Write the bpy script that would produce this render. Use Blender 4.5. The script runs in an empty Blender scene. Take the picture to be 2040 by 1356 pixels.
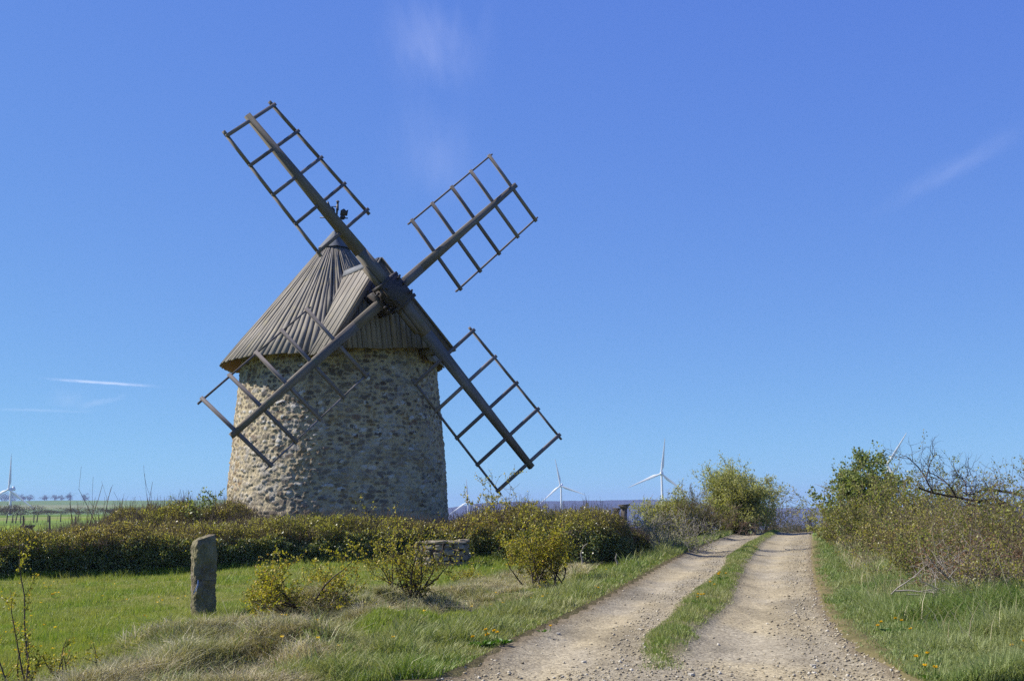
import bpy, math
import numpy as np
from mathutils import Vector, Quaternion

sc = bpy.context.scene
COL = sc.collection
PI = math.pi

# ------------------------------------------------------------------ camera
FPX = 2400.0                                   # focal length in pixels of a 2040 px wide frame
PITCH = math.atan(352 / FPX)
ROLL = 0.012
EYE = np.array([0.0, 0.0, 1.2])
_f = np.array([0, math.cos(PITCH), math.sin(PITCH)])
_u = np.array([0, -math.sin(PITCH), math.cos(PITCH)])
_r = np.array([1.0, 0, 0])
RT = math.cos(ROLL) * _r - math.sin(ROLL) * _u
UP = math.cos(ROLL) * _u + math.sin(ROLL) * _r
FW = _f
cam = bpy.data.cameras.new("camera")
cam.sensor_width = 36.0
cam.lens = 36.0 * FPX / 2040
cam.clip_start = 0.1
cam.clip_end = 200000
camo = bpy.data.objects.new("camera", cam)
COL.objects.link(camo)
from mathutils import Matrix
camo.matrix_world = Matrix(((RT[0], UP[0], -FW[0], EYE[0]), (RT[1], UP[1], -FW[1], EYE[1]),
                            (RT[2], UP[2], -FW[2], EYE[2]), (0, 0, 0, 1)))
sc.camera = camo


def ray(x, y):
    return FW + RT * (x - 1020) / FPX - UP * (y - 678) / FPX


def at(x, y, Y):
    """World point seen at a spot of the photograph, at distance Y along the view."""
    d = ray(x, y)
    return EYE + d * (Y / d[1])


# ------------------------------------------------------------------ sky and sun
EXPO = 0.8
SUN_EL = math.radians(44)
SUN_H = np.array([-0.9903, 0.1392])
SUN = np.array([SUN_H[0] * math.cos(SUN_EL), SUN_H[1] * math.cos(SUN_EL), math.sin(SUN_EL)])
world = bpy.data.worlds.new("World")
sc.world = world
world.use_nodes = True
wn = world.node_tree
for n in list(wn.nodes):
    wn.nodes.remove(n)
sky = wn.nodes.new("ShaderNodeTexSky")
sky.sky_type = 'NISHITA'
sky.sun_disc = False
sky.sun_elevation = SUN_EL
sky.sun_rotation = math.atan2(SUN_H[0], SUN_H[1])
sky.altitude = 900
sky.air_density = 0.5
sky.dust_density = 0.0
sky.ozone_density = 8.0
bg = wn.nodes.new("ShaderNodeBackground")
bg.inputs[1].default_value = 0.12
wo = wn.nodes.new("ShaderNodeOutputWorld")
# tone curve of the sky, channel by channel: the gentle, violet-blue gradient of a clear spring noon
sep = wn.nodes.new("ShaderNodeSeparateColor")
cmb = wn.nodes.new("ShaderNodeCombineColor")
wn.links.new(sky.outputs[0], sep.inputs[0])
for ch, (pw, gain) in enumerate(((0.60, 0.56), (0.64, 0.835), (0.2, 0.89))):
    a1 = wn.nodes.new("ShaderNodeMath"); a1.operation = 'MULTIPLY'; a1.inputs[1].default_value = 0.15
    a2 = wn.nodes.new("ShaderNodeMath"); a2.operation = 'POWER'; a2.inputs[1].default_value = pw
    a3 = wn.nodes.new("ShaderNodeMath"); a3.operation = 'MULTIPLY'; a3.inputs[1].default_value = gain / 0.12 / 2 ** EXPO
    wn.links.new(sep.outputs[ch], a1.inputs[0]); wn.links.new(a1.outputs[0], a2.inputs[0])
    wn.links.new(a2.outputs[0], a3.inputs[0]); wn.links.new(a3.outputs[0], cmb.inputs[ch])
wn.links.new(cmb.outputs[0], bg.inputs[0])
wn.links.new(bg.outputs[0], wo.inputs[0])
sl = bpy.data.lights.new("sun", 'SUN')
sl.energy = 5.0
sl.angle = math.radians(0.53)
sl.color = (1.0, 0.95, 0.87)
so = bpy.data.objects.new("sun", sl)
so.rotation_mode = 'QUATERNION'
so.rotation_quaternion = Vector(SUN).to_track_quat('Z', 'Y')
so.location = (-30, 10, 30)
COL.objects.link(so)
sc.view_settings.view_transform = 'Standard'
sc.view_settings.look = 'None'
sc.view_settings.exposure = EXPO
sc.view_settings.gamma = 1.0
sc.render.engine = 'CYCLES'
sc.cycles.max_bounces = 7
sc.cycles.diffuse_bounces = 3
sc.cycles.glossy_bounces = 2
sc.cycles.transmission_bounces = 4
sc.cycles.transparent_max_bounces = 12
sc.cycles.volume_bounces = 0
sc.cycles.use_denoising = False
sc.cycles.denoiser = 'OPENIMAGEDENOISE'
sc.cycles.denoising_input_passes = 'RGB_ALBEDO_NORMAL'
sc.cycles.denoising_prefilter = 'ACCURATE'
sc.cycles.sample_clamp_indirect = 4.0
sc.cycles.sample_clamp_direct = 9.0

# ------------------------------------------------------------------ helpers
_perm = np.random.default_rng(7).permutation(4096)
_vals = np.random.default_rng(8).random(4096)


def _h(ix, iy, iz=0):
    return _vals[_perm[(_perm[(_perm[ix & 4095] + iy) & 4095] + iz) & 4095]]


def vnoise(x, y, z=None):
    x = np.asarray(x, float); y = np.asarray(y, float)
    z = np.zeros_like(x) if z is None else np.asarray(z, float)
    ix, iy, iz = (np.floor(a).astype(int) for a in (x, y, z))
    fx, fy, fz = x - ix, y - iy, z - iz
    fx, fy, fz = (a * a * (3 - 2 * a) for a in (fx, fy, fz))
    def pl(k):
        a = _h(ix, iy, iz + k) * (1 - fx) + _h(ix + 1, iy, iz + k) * fx
        b = _h(ix, iy + 1, iz + k) * (1 - fx) + _h(ix + 1, iy + 1, iz + k) * fx
        return a * (1 - fy) + b * fy
    return pl(0) * (1 - fz) + pl(1) * fz


def fbm(x, y, z=None, o=4):
    s = 0; a = 0.5; t = 0
    x = np.asarray(x, float); y = np.asarray(y, float)
    for k in range(o):
        s = s + a * vnoise(x * 2 ** k + 17.3 * k, y * 2 ** k + 9.1 * k, None if z is None else np.asarray(z) * 2 ** k)
        t += a; a *= 0.5
    return s / t


def sstep(a, b, x):
    t = np.clip((np.asarray(x, float) - a) / (b - a), 0, 1)
    return t * t * (3 - 2 * t)


def unit(v):
    v = np.asarray(v, float)
    return v / (np.linalg.norm(v, axis=-1, keepdims=True) + 1e-12)


def tag(o, label=None, cat=None, group=None, kind=None):
    if label: o["label"] = label
    if cat: o["category"] = cat
    if group: o["group"] = group
    if kind: o["kind"] = kind
    return o


def empty(name, loc):
    o = bpy.data.objects.new(name, None)
    o.empty_display_size = 0.3
    o.location = Vector([float(a) for a in loc])
    COL.objects.link(o)
    return o


class MB:
    """Collects quads and triangles; every vertex carries lv (along, across, id), every face a random number."""

    def __init__(s):
        s.v = []; s.l = []; s.q = []; s.t = []; s.qr = []; s.tr = []; s.n = 0

    def raw(s, v, q=None, t=None, lv=None, rq=None, rt=None):
        v = np.asarray(v, float).reshape(-1, 3)
        s.v.append(v)
        s.l.append(np.zeros((len(v), 3)) if lv is None else np.asarray(lv, float).reshape(-1, 3))
        if q is not None and len(q):
            q = np.asarray(q, int).reshape(-1, 4)
            s.q.append(q + s.n)
            s.qr.append(np.broadcast_to(np.asarray(0.5 if rq is None else rq, float), (len(q),)))
        if t is not None and len(t):
            t = np.asarray(t, int).reshape(-1, 3)
            s.t.append(t + s.n)
            s.tr.append(np.broadcast_to(np.asarray(0.5 if rt is None else rt, float), (len(t),)))
        s.n += len(v)

    def beam(s, p0, p1, w, h, up, w1=None, h1=None, rid=0.5):
        """Box from p0 to p1; w along side (dir x up), h along up."""
        p0 = np.asarray(p0, float); p1 = np.asarray(p1, float)
        w1 = w if w1 is None else w1; h1 = h if h1 is None else h1
        d = unit(p1 - p0); sd = unit(np.cross(d, up)); u2 = np.cross(sd, d)
        L = np.linalg.norm(p1 - p0)
        v = []; lv = []
        for (p, ww, hh, a) in ((p0, w, h, 0), (p1, w1, h1, L)):
            for (i, j) in ((-1, -1), (1, -1), (1, 1), (-1, 1)):
                v.append(p + sd * i * ww / 2 + u2 * j * hh / 2)
                lv.append((a, i * ww / 2 + j * hh * 0.7, rid * 37))
        s.raw(v, [(3, 2, 1, 0), (4, 5, 6, 7), (0, 1, 5, 4), (1, 2, 6, 5), (2, 3, 7, 6), (3, 0, 4, 7)], lv=lv, rq=rid)

    def segs(s, a, b, ra, rb, n=5, rid=None):
        """Many tapered tubes at once."""
        a = np.asarray(a, float).reshape(-1, 3); b = np.asarray(b, float).reshape(-1, 3)
        m = len(a)
        if not m: return
        ra = np.broadcast_to(np.asarray(ra, float), (m,)); rb = np.broadcast_to(np.asarray(rb, float), (m,))
        d = unit(b - a)
        ref = np.where(np.abs(d[:, 2:3]) > 0.9, np.array([[1.0, 0, 0]]), np.array([[0, 0, 1.0]]))
        x = unit(np.cross(d, ref)); y = np.cross(d, x)
        th = np.arange(n) * 2 * PI / n
        ring = x[:, None] * np.cos(th)[None, :, None] + y[:, None] * np.sin(th)[None, :, None]
        v = np.concatenate([a[:, None] + ring * ra[:, None, None], b[:, None] + ring * rb[:, None, None]], 1)
        L = np.linalg.norm(b - a, axis=1)
        lv = np.zeros((m, 2 * n, 3)); lv[:, n:, 0] = L[:, None]; lv[:, :n, 1] = th; lv[:, n:, 1] = th
        lv[:, :, 2] = np.arange(m)[:, None] * 0.37
        k = np.arange(n); k2 = (k + 1) % n
        f = np.stack([k, k2, k2 + n, k + n], 1)
        q = (f[None] + (np.arange(m) * 2 * n)[:, None, None]).reshape(-1, 4)
        r = np.random.default_rng(m).random(m) if rid is None else np.broadcast_to(np.asarray(rid, float), (m,))
        s.raw(v.reshape(-1, 3), q, lv=lv.reshape(-1, 3), rq=np.repeat(r, n))

    def path(s, pts, rad, n=6, rid=0.5):
        pts = np.asarray(pts, float)
        rad = np.broadcast_to(np.asarray(rad, float), (len(pts),))
        s.segs(pts[:-1], pts[1:], rad[:-1], rad[1:], n, rid)

    def leaves(s, p, d, l, w, rng, r=None, droop=0.0):
        """Rhombic leaves at p along d, length l and width w."""
        p = np.asarray(p, float); m = len(p)
        d = unit(d)
        x = unit(np.cross(d, rng.normal(size=(m, 3))))
        l = np.broadcast_to(np.asarray(l, float), (m,))[:, None]; w = np.broadcast_to(np.asarray(w, float), (m,))[:, None]
        mid = p + d * l * 0.45
        tip = p + d * l; tip[:, 2] -= droop * l[:, 0]
        v = np.stack([p, mid + x * w / 2, tip, mid - x * w / 2], 1).reshape(-1, 3)
        q = np.arange(m * 4).reshape(m, 4)
        s.raw(v, q, rq=rng.random(m) if r is None else r)

    def blades(s, p, h, w, rng, lean=0.35, seg=2, r=None, bias=None):
        """Grass blades rooted at p: bent, tapering."""
        p = np.asarray(p, float); m = len(p)
        h = np.broadcast_to(np.asarray(h, float), (m,)); w = np.broadcast_to(np.asarray(w, float), (m,))
        az = rng.random(m) * 2 * PI
        ln = lean * (0.3 + rng.random(m))
        hd = np.stack([np.cos(az), np.sin(az)], 1) * ln[:, None]
        if bias is not None: hd = hd + np.asarray(bias)
        sx = np.stack([np.sin(az * 1.7 + 1), np.cos(az * 1.7 + 1), np.zeros(m)], 1) * (w / 2)[:, None]
        rr = rng.random(m) if r is None else r
        def pt(t):
            q = p.copy()
            q[:, :2] += hd * (h * t ** 1.8)[:, None]
            q[:, 2] += h * t * (1 - 0.35 * t * np.minimum(np.linalg.norm(hd, axis=1), 1.2))
            return q
        if seg == 1:
            v = np.stack([p - sx, p + sx, pt(1.0)], 1).reshape(-1, 3)
            s.raw(v, t=np.arange(3 * m).reshape(m, 3), rt=rr)
        else:
            md = pt(0.55)
            v = np.stack([p - sx, p + sx, md + sx * .75, md - sx * .75, pt(1.0)], 1).reshape(-1, 3)
            b = np.arange(m)[:, None] * 5
            s.raw(v, q=b + np.array([[0, 1, 2, 3]]), t=b + np.array([[3, 2, 4]]), rq=rr, rt=rr)

    def build(s, name, mat, parent=None, o=None, smooth=False, colors=None):
        v = np.concatenate(s.v); lv = np.concatenate(s.l)
        o = np.zeros(3) if o is None else np.asarray(o, float)
        q = np.concatenate(s.q) if s.q else np.zeros((0, 4), int)
        t = np.concatenate(s.t) if s.t else np.zeros((0, 3), int)
        r = np.concatenate(s.qr + s.tr)
        me = bpy.data.meshes.new(name)
        me.vertices.add(len(v)); me.vertices.foreach_set("co", (v - o).astype(np.float32).ravel())
        loops = np.concatenate([q.ravel(), t.ravel()]).astype(np.int32)
        me.loops.add(len(loops)); me.loops.foreach_set("vertex_index", loops)
        st = np.concatenate([np.arange(len(q)) * 4, len(q) * 4 + np.arange(len(t)) * 3]).astype(np.int32)
        me.polygons.add(len(st)); me.polygons.foreach_set("loop_start", st)
        if smooth: me.polygons.foreach_set("use_smooth", np.ones(len(st), bool))
        a = me.attributes.new("rnd", 'FLOAT', 'FACE'); a.data.foreach_set("value", r.astype(np.float32))
        if any(len(x) and x.any() for x in s.l):
            a = me.attributes.new("lv", 'FLOAT_VECTOR', 'POINT'); a.data.foreach_set("vector", lv.astype(np.float32).ravel())
        if colors is not None:
            a = me.attributes.new("col", 'FLOAT_COLOR', 'POINT')
            c = np.ones((len(v), 4), np.float32); c[:, :3] = colors
            a.data.foreach_set("color", c.ravel())
        me.update(calc_edges=True)
        me.materials.append(mat)
        ob = bpy.data.objects.new(name, me)
        COL.objects.link(ob)
        if parent is not None: ob.parent = parent
        else: ob.location = Vector([float(a) for a in o])
        return ob


# ------------------------------------------------------------------ materials
class NT:
    def __init__(s, name):
        s.m = bpy.data.materials.new(name); s.m.use_nodes = True
        s.t = s.m.node_tree
        for n in list(s.t.nodes): s.t.nodes.remove(n)
        s.out = s.t.nodes.new("ShaderNodeOutputMaterial")

    def n(s, typ, **kw):
        nd = s.t.nodes.new("ShaderNode" + typ)
        for k, v in kw.items():
            if k.startswith("i_"):
                nd.inputs[k[2:].replace("_", " ")].default_value = v
            else: setattr(nd, k, v)
        return nd

    def ln(s, a, b): s.t.links.new(a, b)

    def attr(s, name): return s.n("Attribute", attribute_name=name)

    def ramp(s, src, stops):
        r = s.n("ValToRGB"); e = r.color_ramp.elements
        while len(e) > 1: e.remove(e[-1])
        e[0].position = stops[0][0]; e[0].color = (*stops[0][1], 1)
        for p, c in stops[1:]:
            x = e.new(p); x.color = (*c, 1)
        s.ln(src, r.inputs[0]); return r.outputs[0]

    def noise(s, scale, vec=None, detail=4, rough=0.6, dist=0.0):
        nd = s.n("TexNoise", i_Scale=scale, i_Detail=detail, i_Roughness=rough, i_Distortion=dist)
        if vec is not None: s.ln(vec, nd.inputs["Vector"])
        return nd

    def mixc(s, fac, a, b, mode='MIX'):
        m = s.n("Mix", data_type='RGBA', blend_type=mode)
        for v, i in ((fac, 0), (a, 6), (b, 7)):
            if hasattr(v, "node"): s.ln(v, m.inputs[i])
            else: m.inputs[i].default_value = v if i == 0 else (*v, 1)
        return m.outputs[2]

    def math(s, op, a, b=0.5):
        m = s.n("Math", operation=op)
        for v, i in ((a, 0), (b, 1)):
            if hasattr(v, "node"): s.ln(v, m.inputs[i])
            else: m.inputs[i].default_value = v
        return m.outputs[0]

    def pos(s): return s.n("NewGeometry").outputs["Position"]

    def bsdf(s, col, rough=0.9, spec=0.2, bump=None, bs=0.3, bd=0.02, metal=0.0):
        b = s.n("BsdfPrincipled", i_Roughness=rough, i_Metallic=metal)
        b.inputs["Specular IOR Level"].default_value = spec
        if hasattr(col, "node"): s.ln(col, b.inputs["Base Color"])
        else: b.inputs["Base Color"].default_value = (*col, 1)
        if bump is not None:
            bu = s.n("Bump", i_Strength=bs, i_Distance=bd)
            s.ln(bump, bu.inputs["Height"]); s.ln(bu.outputs[0], b.inputs["Normal"])
        s.ln(b.outputs[0], s.out.inputs[0]); return b


def leaf_mat(name, stops, trans=0.35, rough=0.5, spec=0.3, clump=None):
    t = NT(name)
    c = t.ramp(t.attr("rnd").outputs["Fac"], stops)
    if clump:
        nz = t.noise(clump[0], t.pos(), 3)
        c = t.mixc(t.ramp(nz.outputs[0], [(0.38, (0, 0, 0)), (0.62, (1, 1, 1))]), c, t.mixc(0.75, c, clump[1]))
    p = t.bsdf(c, rough, spec)
    tr = t.n("BsdfTranslucent"); t.ln(t.mixc(1.0, c, (1.15, 1.2, 0.6), 'MULTIPLY'), tr.inputs[0])
    mx = t.n("MixShader"); mx.inputs[0].default_value = trans
    t.ln(p.outputs[0], mx.inputs[1]); t.ln(tr.outputs[0], mx.inputs[2]); t.ln(mx.outputs[0], t.out.inputs[0])
    return t.m


def wood_mat(name, c0, c1, streak=0.7, lichen=None, scale=1.0, var=1.0):
    t = NT(name)
    lv = t.attr("lv").outputs["Vector"]
    mp = t.n("Mapping"); mp.inputs["Scale"].default_value = (1.6 * scale, 38 * scale, 1.0); t.ln(lv, mp.inputs[0])
    g = t.noise(1.0, mp.outputs[0], 5, 0.65)
    mp2 = t.n("Mapping"); mp2.inputs["Scale"].default_value = (0.9, 3.0, 1.0); t.ln(lv, mp2.inputs[0])
    g2 = t.noise(1.3, mp2.outputs[0], 4, 0.6)
    c = t.ramp(g.outputs[0], [(0.3, c0), (0.7, c1)])
    c = t.mixc(t.math('MULTIPLY', t.ramp(g2.outputs[0], [(0.35, (1, 1, 1)), (0.6, (0, 0, 0))]), streak * 0.6), c, tuple(a * 0.45 for a in c0))
    rn = t.attr("rnd").outputs["Fac"]
    c = t.mixc(1.0, c, t.ramp(rn, [(0.0, (1 - .32 * var, 1 - .34 * var, 1 - .36 * var)), (0.5, (1, 1, 1)), (1.0, (1 + .28 * var, 1 + .22 * var, 1 + .12 * var))]), 'MULTIPLY')
    if lichen:
        g3 = t.noise(3.2, t.pos(), 5, 0.7)
        c = t.mixc(t.math('MULTIPLY', t.ramp(g3.outputs[0], [(0.56, (0, 0, 0)), (0.68, (1, 1, 1))]), 0.6), c, lichen)
    t.bsdf(c, 0.85, 0.25, g.outputs[0], 0.5, 0.012)
    return t.m


M = {}
M['board'] = wood_mat("weathered_boards", (0.14, 0.127, 0.107), (0.27, 0.247, 0.212), 0.8, (0.23, 0.20, 0.10), var=0.5)
M['gable'] = wood_mat("gable_boards", (0.13, 0.115, 0.10), (0.27, 0.245, 0.22), 0.7)
M['beam'] = wood_mat("sail_timber", (0.10, 0.088, 0.075), (0.20, 0.175, 0.15), 0.6, (0.13, 0.14, 0.07))
M['slat'] = wood_mat("sail_lath", (0.125, 0.11, 0.108), (0.23, 0.205, 0.195), 0.5)
M['under'] = wood_mat("roof_underside", (0.16, 0.09, 0.035), (0.30, 0.18, 0.07), 0.5)
t = NT("iron"); nz = t.noise(18, t.pos(), 4)
t.bsdf(t.ramp(nz.outputs[0], [(0.35, (0.022, 0.02, 0.02)), (0.65, (0.06, 0.045, 0.038))]), 0.6, 0.4, nz.outputs[0], 0.5, 0.01); M['iron'] = t.m
t = NT("lead_sheet"); nz = t.noise(5, t.pos(), 4)
t.bsdf(t.ramp(nz.outputs[0], [(0.3, (0.075, 0.08, 0.09)), (0.7, (0.14, 0.148, 0.16))]), 0.75, 0.2, nz.outputs[0], 0.2, 0.02); M['lead'] = t.m

# stone wall: colour by stone from the mesh, fine grain here
t = NT("rubble_masonry")
ca = t.attr("col").outputs["Color"]
n1 = t.noise(26, t.pos(), 6, 0.7); n2 = t.noise(1.3, t.pos(), 5, 0.6); n3 = t.noise(90, t.pos(), 3, 0.7)
c = t.mixc(1.0, ca, t.ramp(n1.outputs[0], [(0.3, (0.6, 0.6, 0.6)), (0.5, (1, 1, 1)), (0.72, (1.35, 1.33, 1.28))]), 'MULTIPLY')
c = t.mixc(t.math('MULTIPLY', t.ramp(n2.outputs[0], [(0.48, (0, 0, 0)), (0.7, (1, 1, 1))]), 0.35), c, (0.40, 0.36, 0.27))
add = t.math('ADD', n1.outputs[0], t.math('MULTIPLY', n3.outputs[0], 0.5))
t.bsdf(c, 0.95, 0.1, add, 0.8, 0.03); M['wall'] = t.m

t = NT("granite_post")
n1 = t.noise(7, t.pos(), 6, 0.7); n2 = t.noise(45, t.pos(), 4, 0.7); n3 = t.noise(3.2, t.pos(), 4)
c = t.ramp(n1.outputs[0], [(0.3, (0.065, 0.052, 0.038)), (0.5, (0.17, 0.142, 0.102)), (0.68, (0.30, 0.26, 0.195))])
c = t.mixc(t.ramp(n3.outputs[0], [(0.40, (0, 0, 0)), (0.60, (1, 1, 1))]), c, t.mixc(0.6, c, (0.20, 0.19, 0.09)))
t.bsdf(c, 0.95, 0.1, t.math('ADD', n1.outputs[0], n2.outputs[0]), 0.8, 0.025); M['post'] = t.m

t = NT("pale_rock")
n1 = t.noise(6, t.pos(), 6, 0.7)
t.bsdf(t.ramp(n1.outputs[0], [(0.3, (0.10, 0.085, 0.06)), (0.52, (0.25, 0.215, 0.155)), (0.7, (0.36, 0.325, 0.26))]), 0.95, 0.1, n1.outputs[0], 0.8, 0.03); M['rock'] = t.m

t = NT("pebble")
c = t.ramp(t.attr("rnd").outputs["Fac"], [(0.0, (0.16, 0.133, 0.09)), (0.35, (0.27, 0.228, 0.15)), (0.75, (0.325, 0.28, 0.19)), (1.0, (0.44, 0.41, 0.34))])
t.bsdf(c, 0.95, 0.15); M['pebble'] = t.m

# ground sheet: colour by place from the mesh, broken up here
t = NT("earth_and_turf")
ca = t.attr("col").outputs["Color"]
n1 = t.noise(2.2, t.pos(), 6, 0.7); n2 = t.noise(24, t.pos(), 4, 0.7)
c = t.mixc(1.0, ca, t.ramp(n1.outputs[0], [(0.3, (0.7, 0.72, 0.7)), (0.5, (1, 1, 1)), (0.7, (1.25, 1.2, 1.1))]), 'MULTIPLY')
c = t.mixc(1.0, c, t.ramp(n2.outputs[0], [(0.3, (0.7, 0.7, 0.7)), (0.7, (1.25, 1.25, 1.25))]), 'MULTIPLY')
t.bsdf(c, 1.0, 0.0, n2.outputs[0], 0.6, 0.03); M['ground'] = t.m

t = NT("gravel_track")
ca = t.attr("col").outputs["Color"]
p = t.pos()
vo = t.n("TexVoronoi", i_Scale=38.0); t.ln(p, vo.inputs["Vector"])
vo2 = t.n("TexVoronoi", i_Scale=90.0); t.ln(p, vo2.inputs["Vector"])
n1 = t.noise(1.6, p, 6, 0.7); n2 = t.noise(60, p, 4, 0.7)
cs = t.n("SeparateColor"); t.ln(vo.outputs["Color"], cs.inputs[0])
c = t.mixc(1.0, ca, t.ramp(cs.outputs[0], [(0.0, (0.74, 0.72, 0.70)), (0.5, (1, 1, 1)), (1.0, (1.28, 1.28, 1.28))]), 'MULTIPLY')
c = t.mixc(1.0, c, t.ramp(n1.outputs[0], [(0.3, (0.85, 0.84, 0.82)), (0.7, (1.15, 1.15, 1.12))]), 'MULTIPLY')
c = t.mixc(1.0, c, t.ramp(n2.outputs[0], [(0.3, (0.75, 0.75, 0.75)), (0.7, (1.2, 1.2, 1.2))]), 'MULTIPLY')
hgt = t.math('ADD', t.math('MULTIPLY', vo.outputs["Distance"], -1.0), t.math('MULTIPLY', vo2.outputs["Distance"], -0.5))
t.bsdf(c, 1.0, 0.05, hgt, 0.45, 0.012); M['track'] = t.m

t = NT("far_hill"); n1 = t.noise(0.004, t.pos(), 6, 0.7); n2 = t.noise(0.03, t.pos(), 5, 0.7)
c = t.ramp(n1.outputs[0], [(0.4, (0.03, 0.04, 0.035)), (0.6, (0.05, 0.06, 0.045))])
t.bsdf(c, 1.0, 0.0, n2.outputs[0], 1.0, 8.0); M['hill'] = t.m
t = NT("turbine_paint"); t.bsdf((0.70, 0.70, 0.70), 0.4, 0.4); M['white'] = t.m
t = NT("twine"); t.bsdf((0.16, 0.28, 0.55), 0.8, 0.2); M['twine'] = t.m

# foliage
M['lawn'] = leaf_mat("lawn_blades", [(0, (0.12, 0.185, 0.022)), (0.55, (0.20, 0.28, 0.035)), (0.9, (0.29, 0.34, 0.06)), (1, (0.40, 0.35, 0.15))], 0.35, 0.5, 0.25, (0.75, (0.33, 0.32, 0.09)))
M['verge'] = leaf_mat("verge_blades", [(0, (0.09, 0.15, 0.022)), (0.6, (0.17, 0.25, 0.04)), (0.85, (0.27, 0.31, 0.09)), (1, (0.45, 0.40, 0.24))], 0.3, 0.5, 0.25, (1.0, (0.31, 0.30, 0.13)))
M['tallgrass'] = leaf_mat("tall_blades", [(0, (0.08, 0.14, 0.03)), (0.5, (0.165, 0.24, 0.06)), (0.85, (0.25, 0.31, 0.11)), (1, (0.42, 0.38, 0.22))], 0.3, 0.5, 0.18, (0.8, (0.30, 0.32, 0.14)))
M['straw'] = leaf_mat("dry_blades", [(0, (0.15, 0.115, 0.06)), (0.4, (0.38, 0.31, 0.19)), (0.75, (0.60, 0.53, 0.37)), (0.9, (0.55, 0.49, 0.33)), (1, (0.20, 0.26, 0.07))], 0.25, 0.6, 0.2, (1.3, (0.28, 0.28, 0.12)))
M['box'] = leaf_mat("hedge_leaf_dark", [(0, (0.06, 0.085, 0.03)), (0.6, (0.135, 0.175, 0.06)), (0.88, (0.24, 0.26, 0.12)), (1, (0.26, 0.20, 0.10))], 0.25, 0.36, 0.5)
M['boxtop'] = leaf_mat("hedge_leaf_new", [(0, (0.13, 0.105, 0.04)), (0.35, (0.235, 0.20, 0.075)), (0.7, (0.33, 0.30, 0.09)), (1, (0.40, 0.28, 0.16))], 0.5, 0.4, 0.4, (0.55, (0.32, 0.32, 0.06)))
M['gorse'] = leaf_mat("yellow_green_leaf", [(0, (0.17, 0.17, 0.022)), (0.5, (0.33, 0.31, 0.035)), (0.85, (0.46, 0.38, 0.05)), (1, (0.36, 0.20, 0.04))], 0.4, 0.5, 0.3)
M['bramble'] = leaf_mat("bramble_leaf", [(0, (0.10, 0.135, 0.024)), (0.5, (0.22, 0.26, 0.05)), (0.85, (0.34, 0.36, 0.08)), (1, (0.36, 0.24, 0.09))], 0.45, 0.5, 0.3, (1.1, (0.20, 0.165, 0.06)))
M['willow'] = leaf_mat("willow_leaf", [(0, (0.20, 0.21, 0.07)), (0.5, (0.34, 0.35, 0.13)), (0.85, (0.45, 0.45, 0.19)), (1, (0.44, 0.40, 0.13))], 0.45, 0.5, 0.3, (0.9, (0.30, 0.28, 0.08)))
M['dark_leaf'] = leaf_mat("green_leaf", [(0, (0.10, 0.13, 0.035)), (0.6, (0.19, 0.23, 0.07)), (1, (0.31, 0.33, 0.12))], 0.4, 0.45, 0.35)
M['broom'] = leaf_mat("broom_shoots", [(0, (0.04, 0.065, 0.010)), (0.6, (0.09, 0.11, 0.015)), (1, (0.22, 0.17, 0.02))], 0.25, 0.5, 0.3, (1.2, (0.12, 0.085, 0.03)))
M['rust'] = leaf_mat("dead_bracken", [(0, (0.10, 0.05, 0.025)), (0.5, (0.19, 0.10, 0.055)), (1, (0.30, 0.20, 0.12))], 0.2, 0.7, 0.1)
M['farleaf'] = leaf_mat("far_crown", [(0, (0.07, 0.06, 0.045)), (0.6, (0.11, 0.095, 0.065)), (1, (0.15, 0.13, 0.08))], 0.2, 0.7, 0.1)
M['fargreen'] = leaf_mat("far_hedge_leaf", [(0, (0.05, 0.055, 0.03)), (0.6, (0.085, 0.085, 0.045)), (1, (0.13, 0.115, 0.06))], 0.2, 0.7, 0.1)
M['petal'] = leaf_mat("dandelion_petals", [(0, (0.62, 0.36, 0.008)), (1, (0.75, 0.50, 0.015))], 0.3, 0.6, 0.2)
M['weed'] = leaf_mat("dandelion_leaf", [(0, (0.045, 0.11, 0.012)), (1, (0.10, 0.20, 0.025))], 0.35, 0.4, 0.4)


def bark(name, a, b):
    t = NT(name); nz = t.noise(30, t.pos(), 4, 0.7)
    t.bsdf(t.mixc(t.attr("rnd").outputs["Fac"], t.ramp(nz.outputs[0], [(0.3, tuple(x * .6 for x in a)), (0.7, a)]), b), 0.9, 0.15, nz.outputs[0], 0.5, 0.01)
    return t.m


M['twig'] = bark("brown_twig", (0.10, 0.075, 0.055), (0.18, 0.138, 0.10))
M['thorn'] = bark("dark_thorn_wood", (0.045, 0.036, 0.03), (0.09, 0.07, 0.055))
M['dead'] = bark("bleached_wood", (0.24, 0.21, 0.175), (0.38, 0.34, 0.29))
M['bark'] = bark("grey_bark", (0.11, 0.095, 0.075), (0.17, 0.15, 0.12))
M['fencewood'] = bark("fence_wood", (0.09, 0.08, 0.07), (0.15, 0.13, 0.11))

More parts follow.
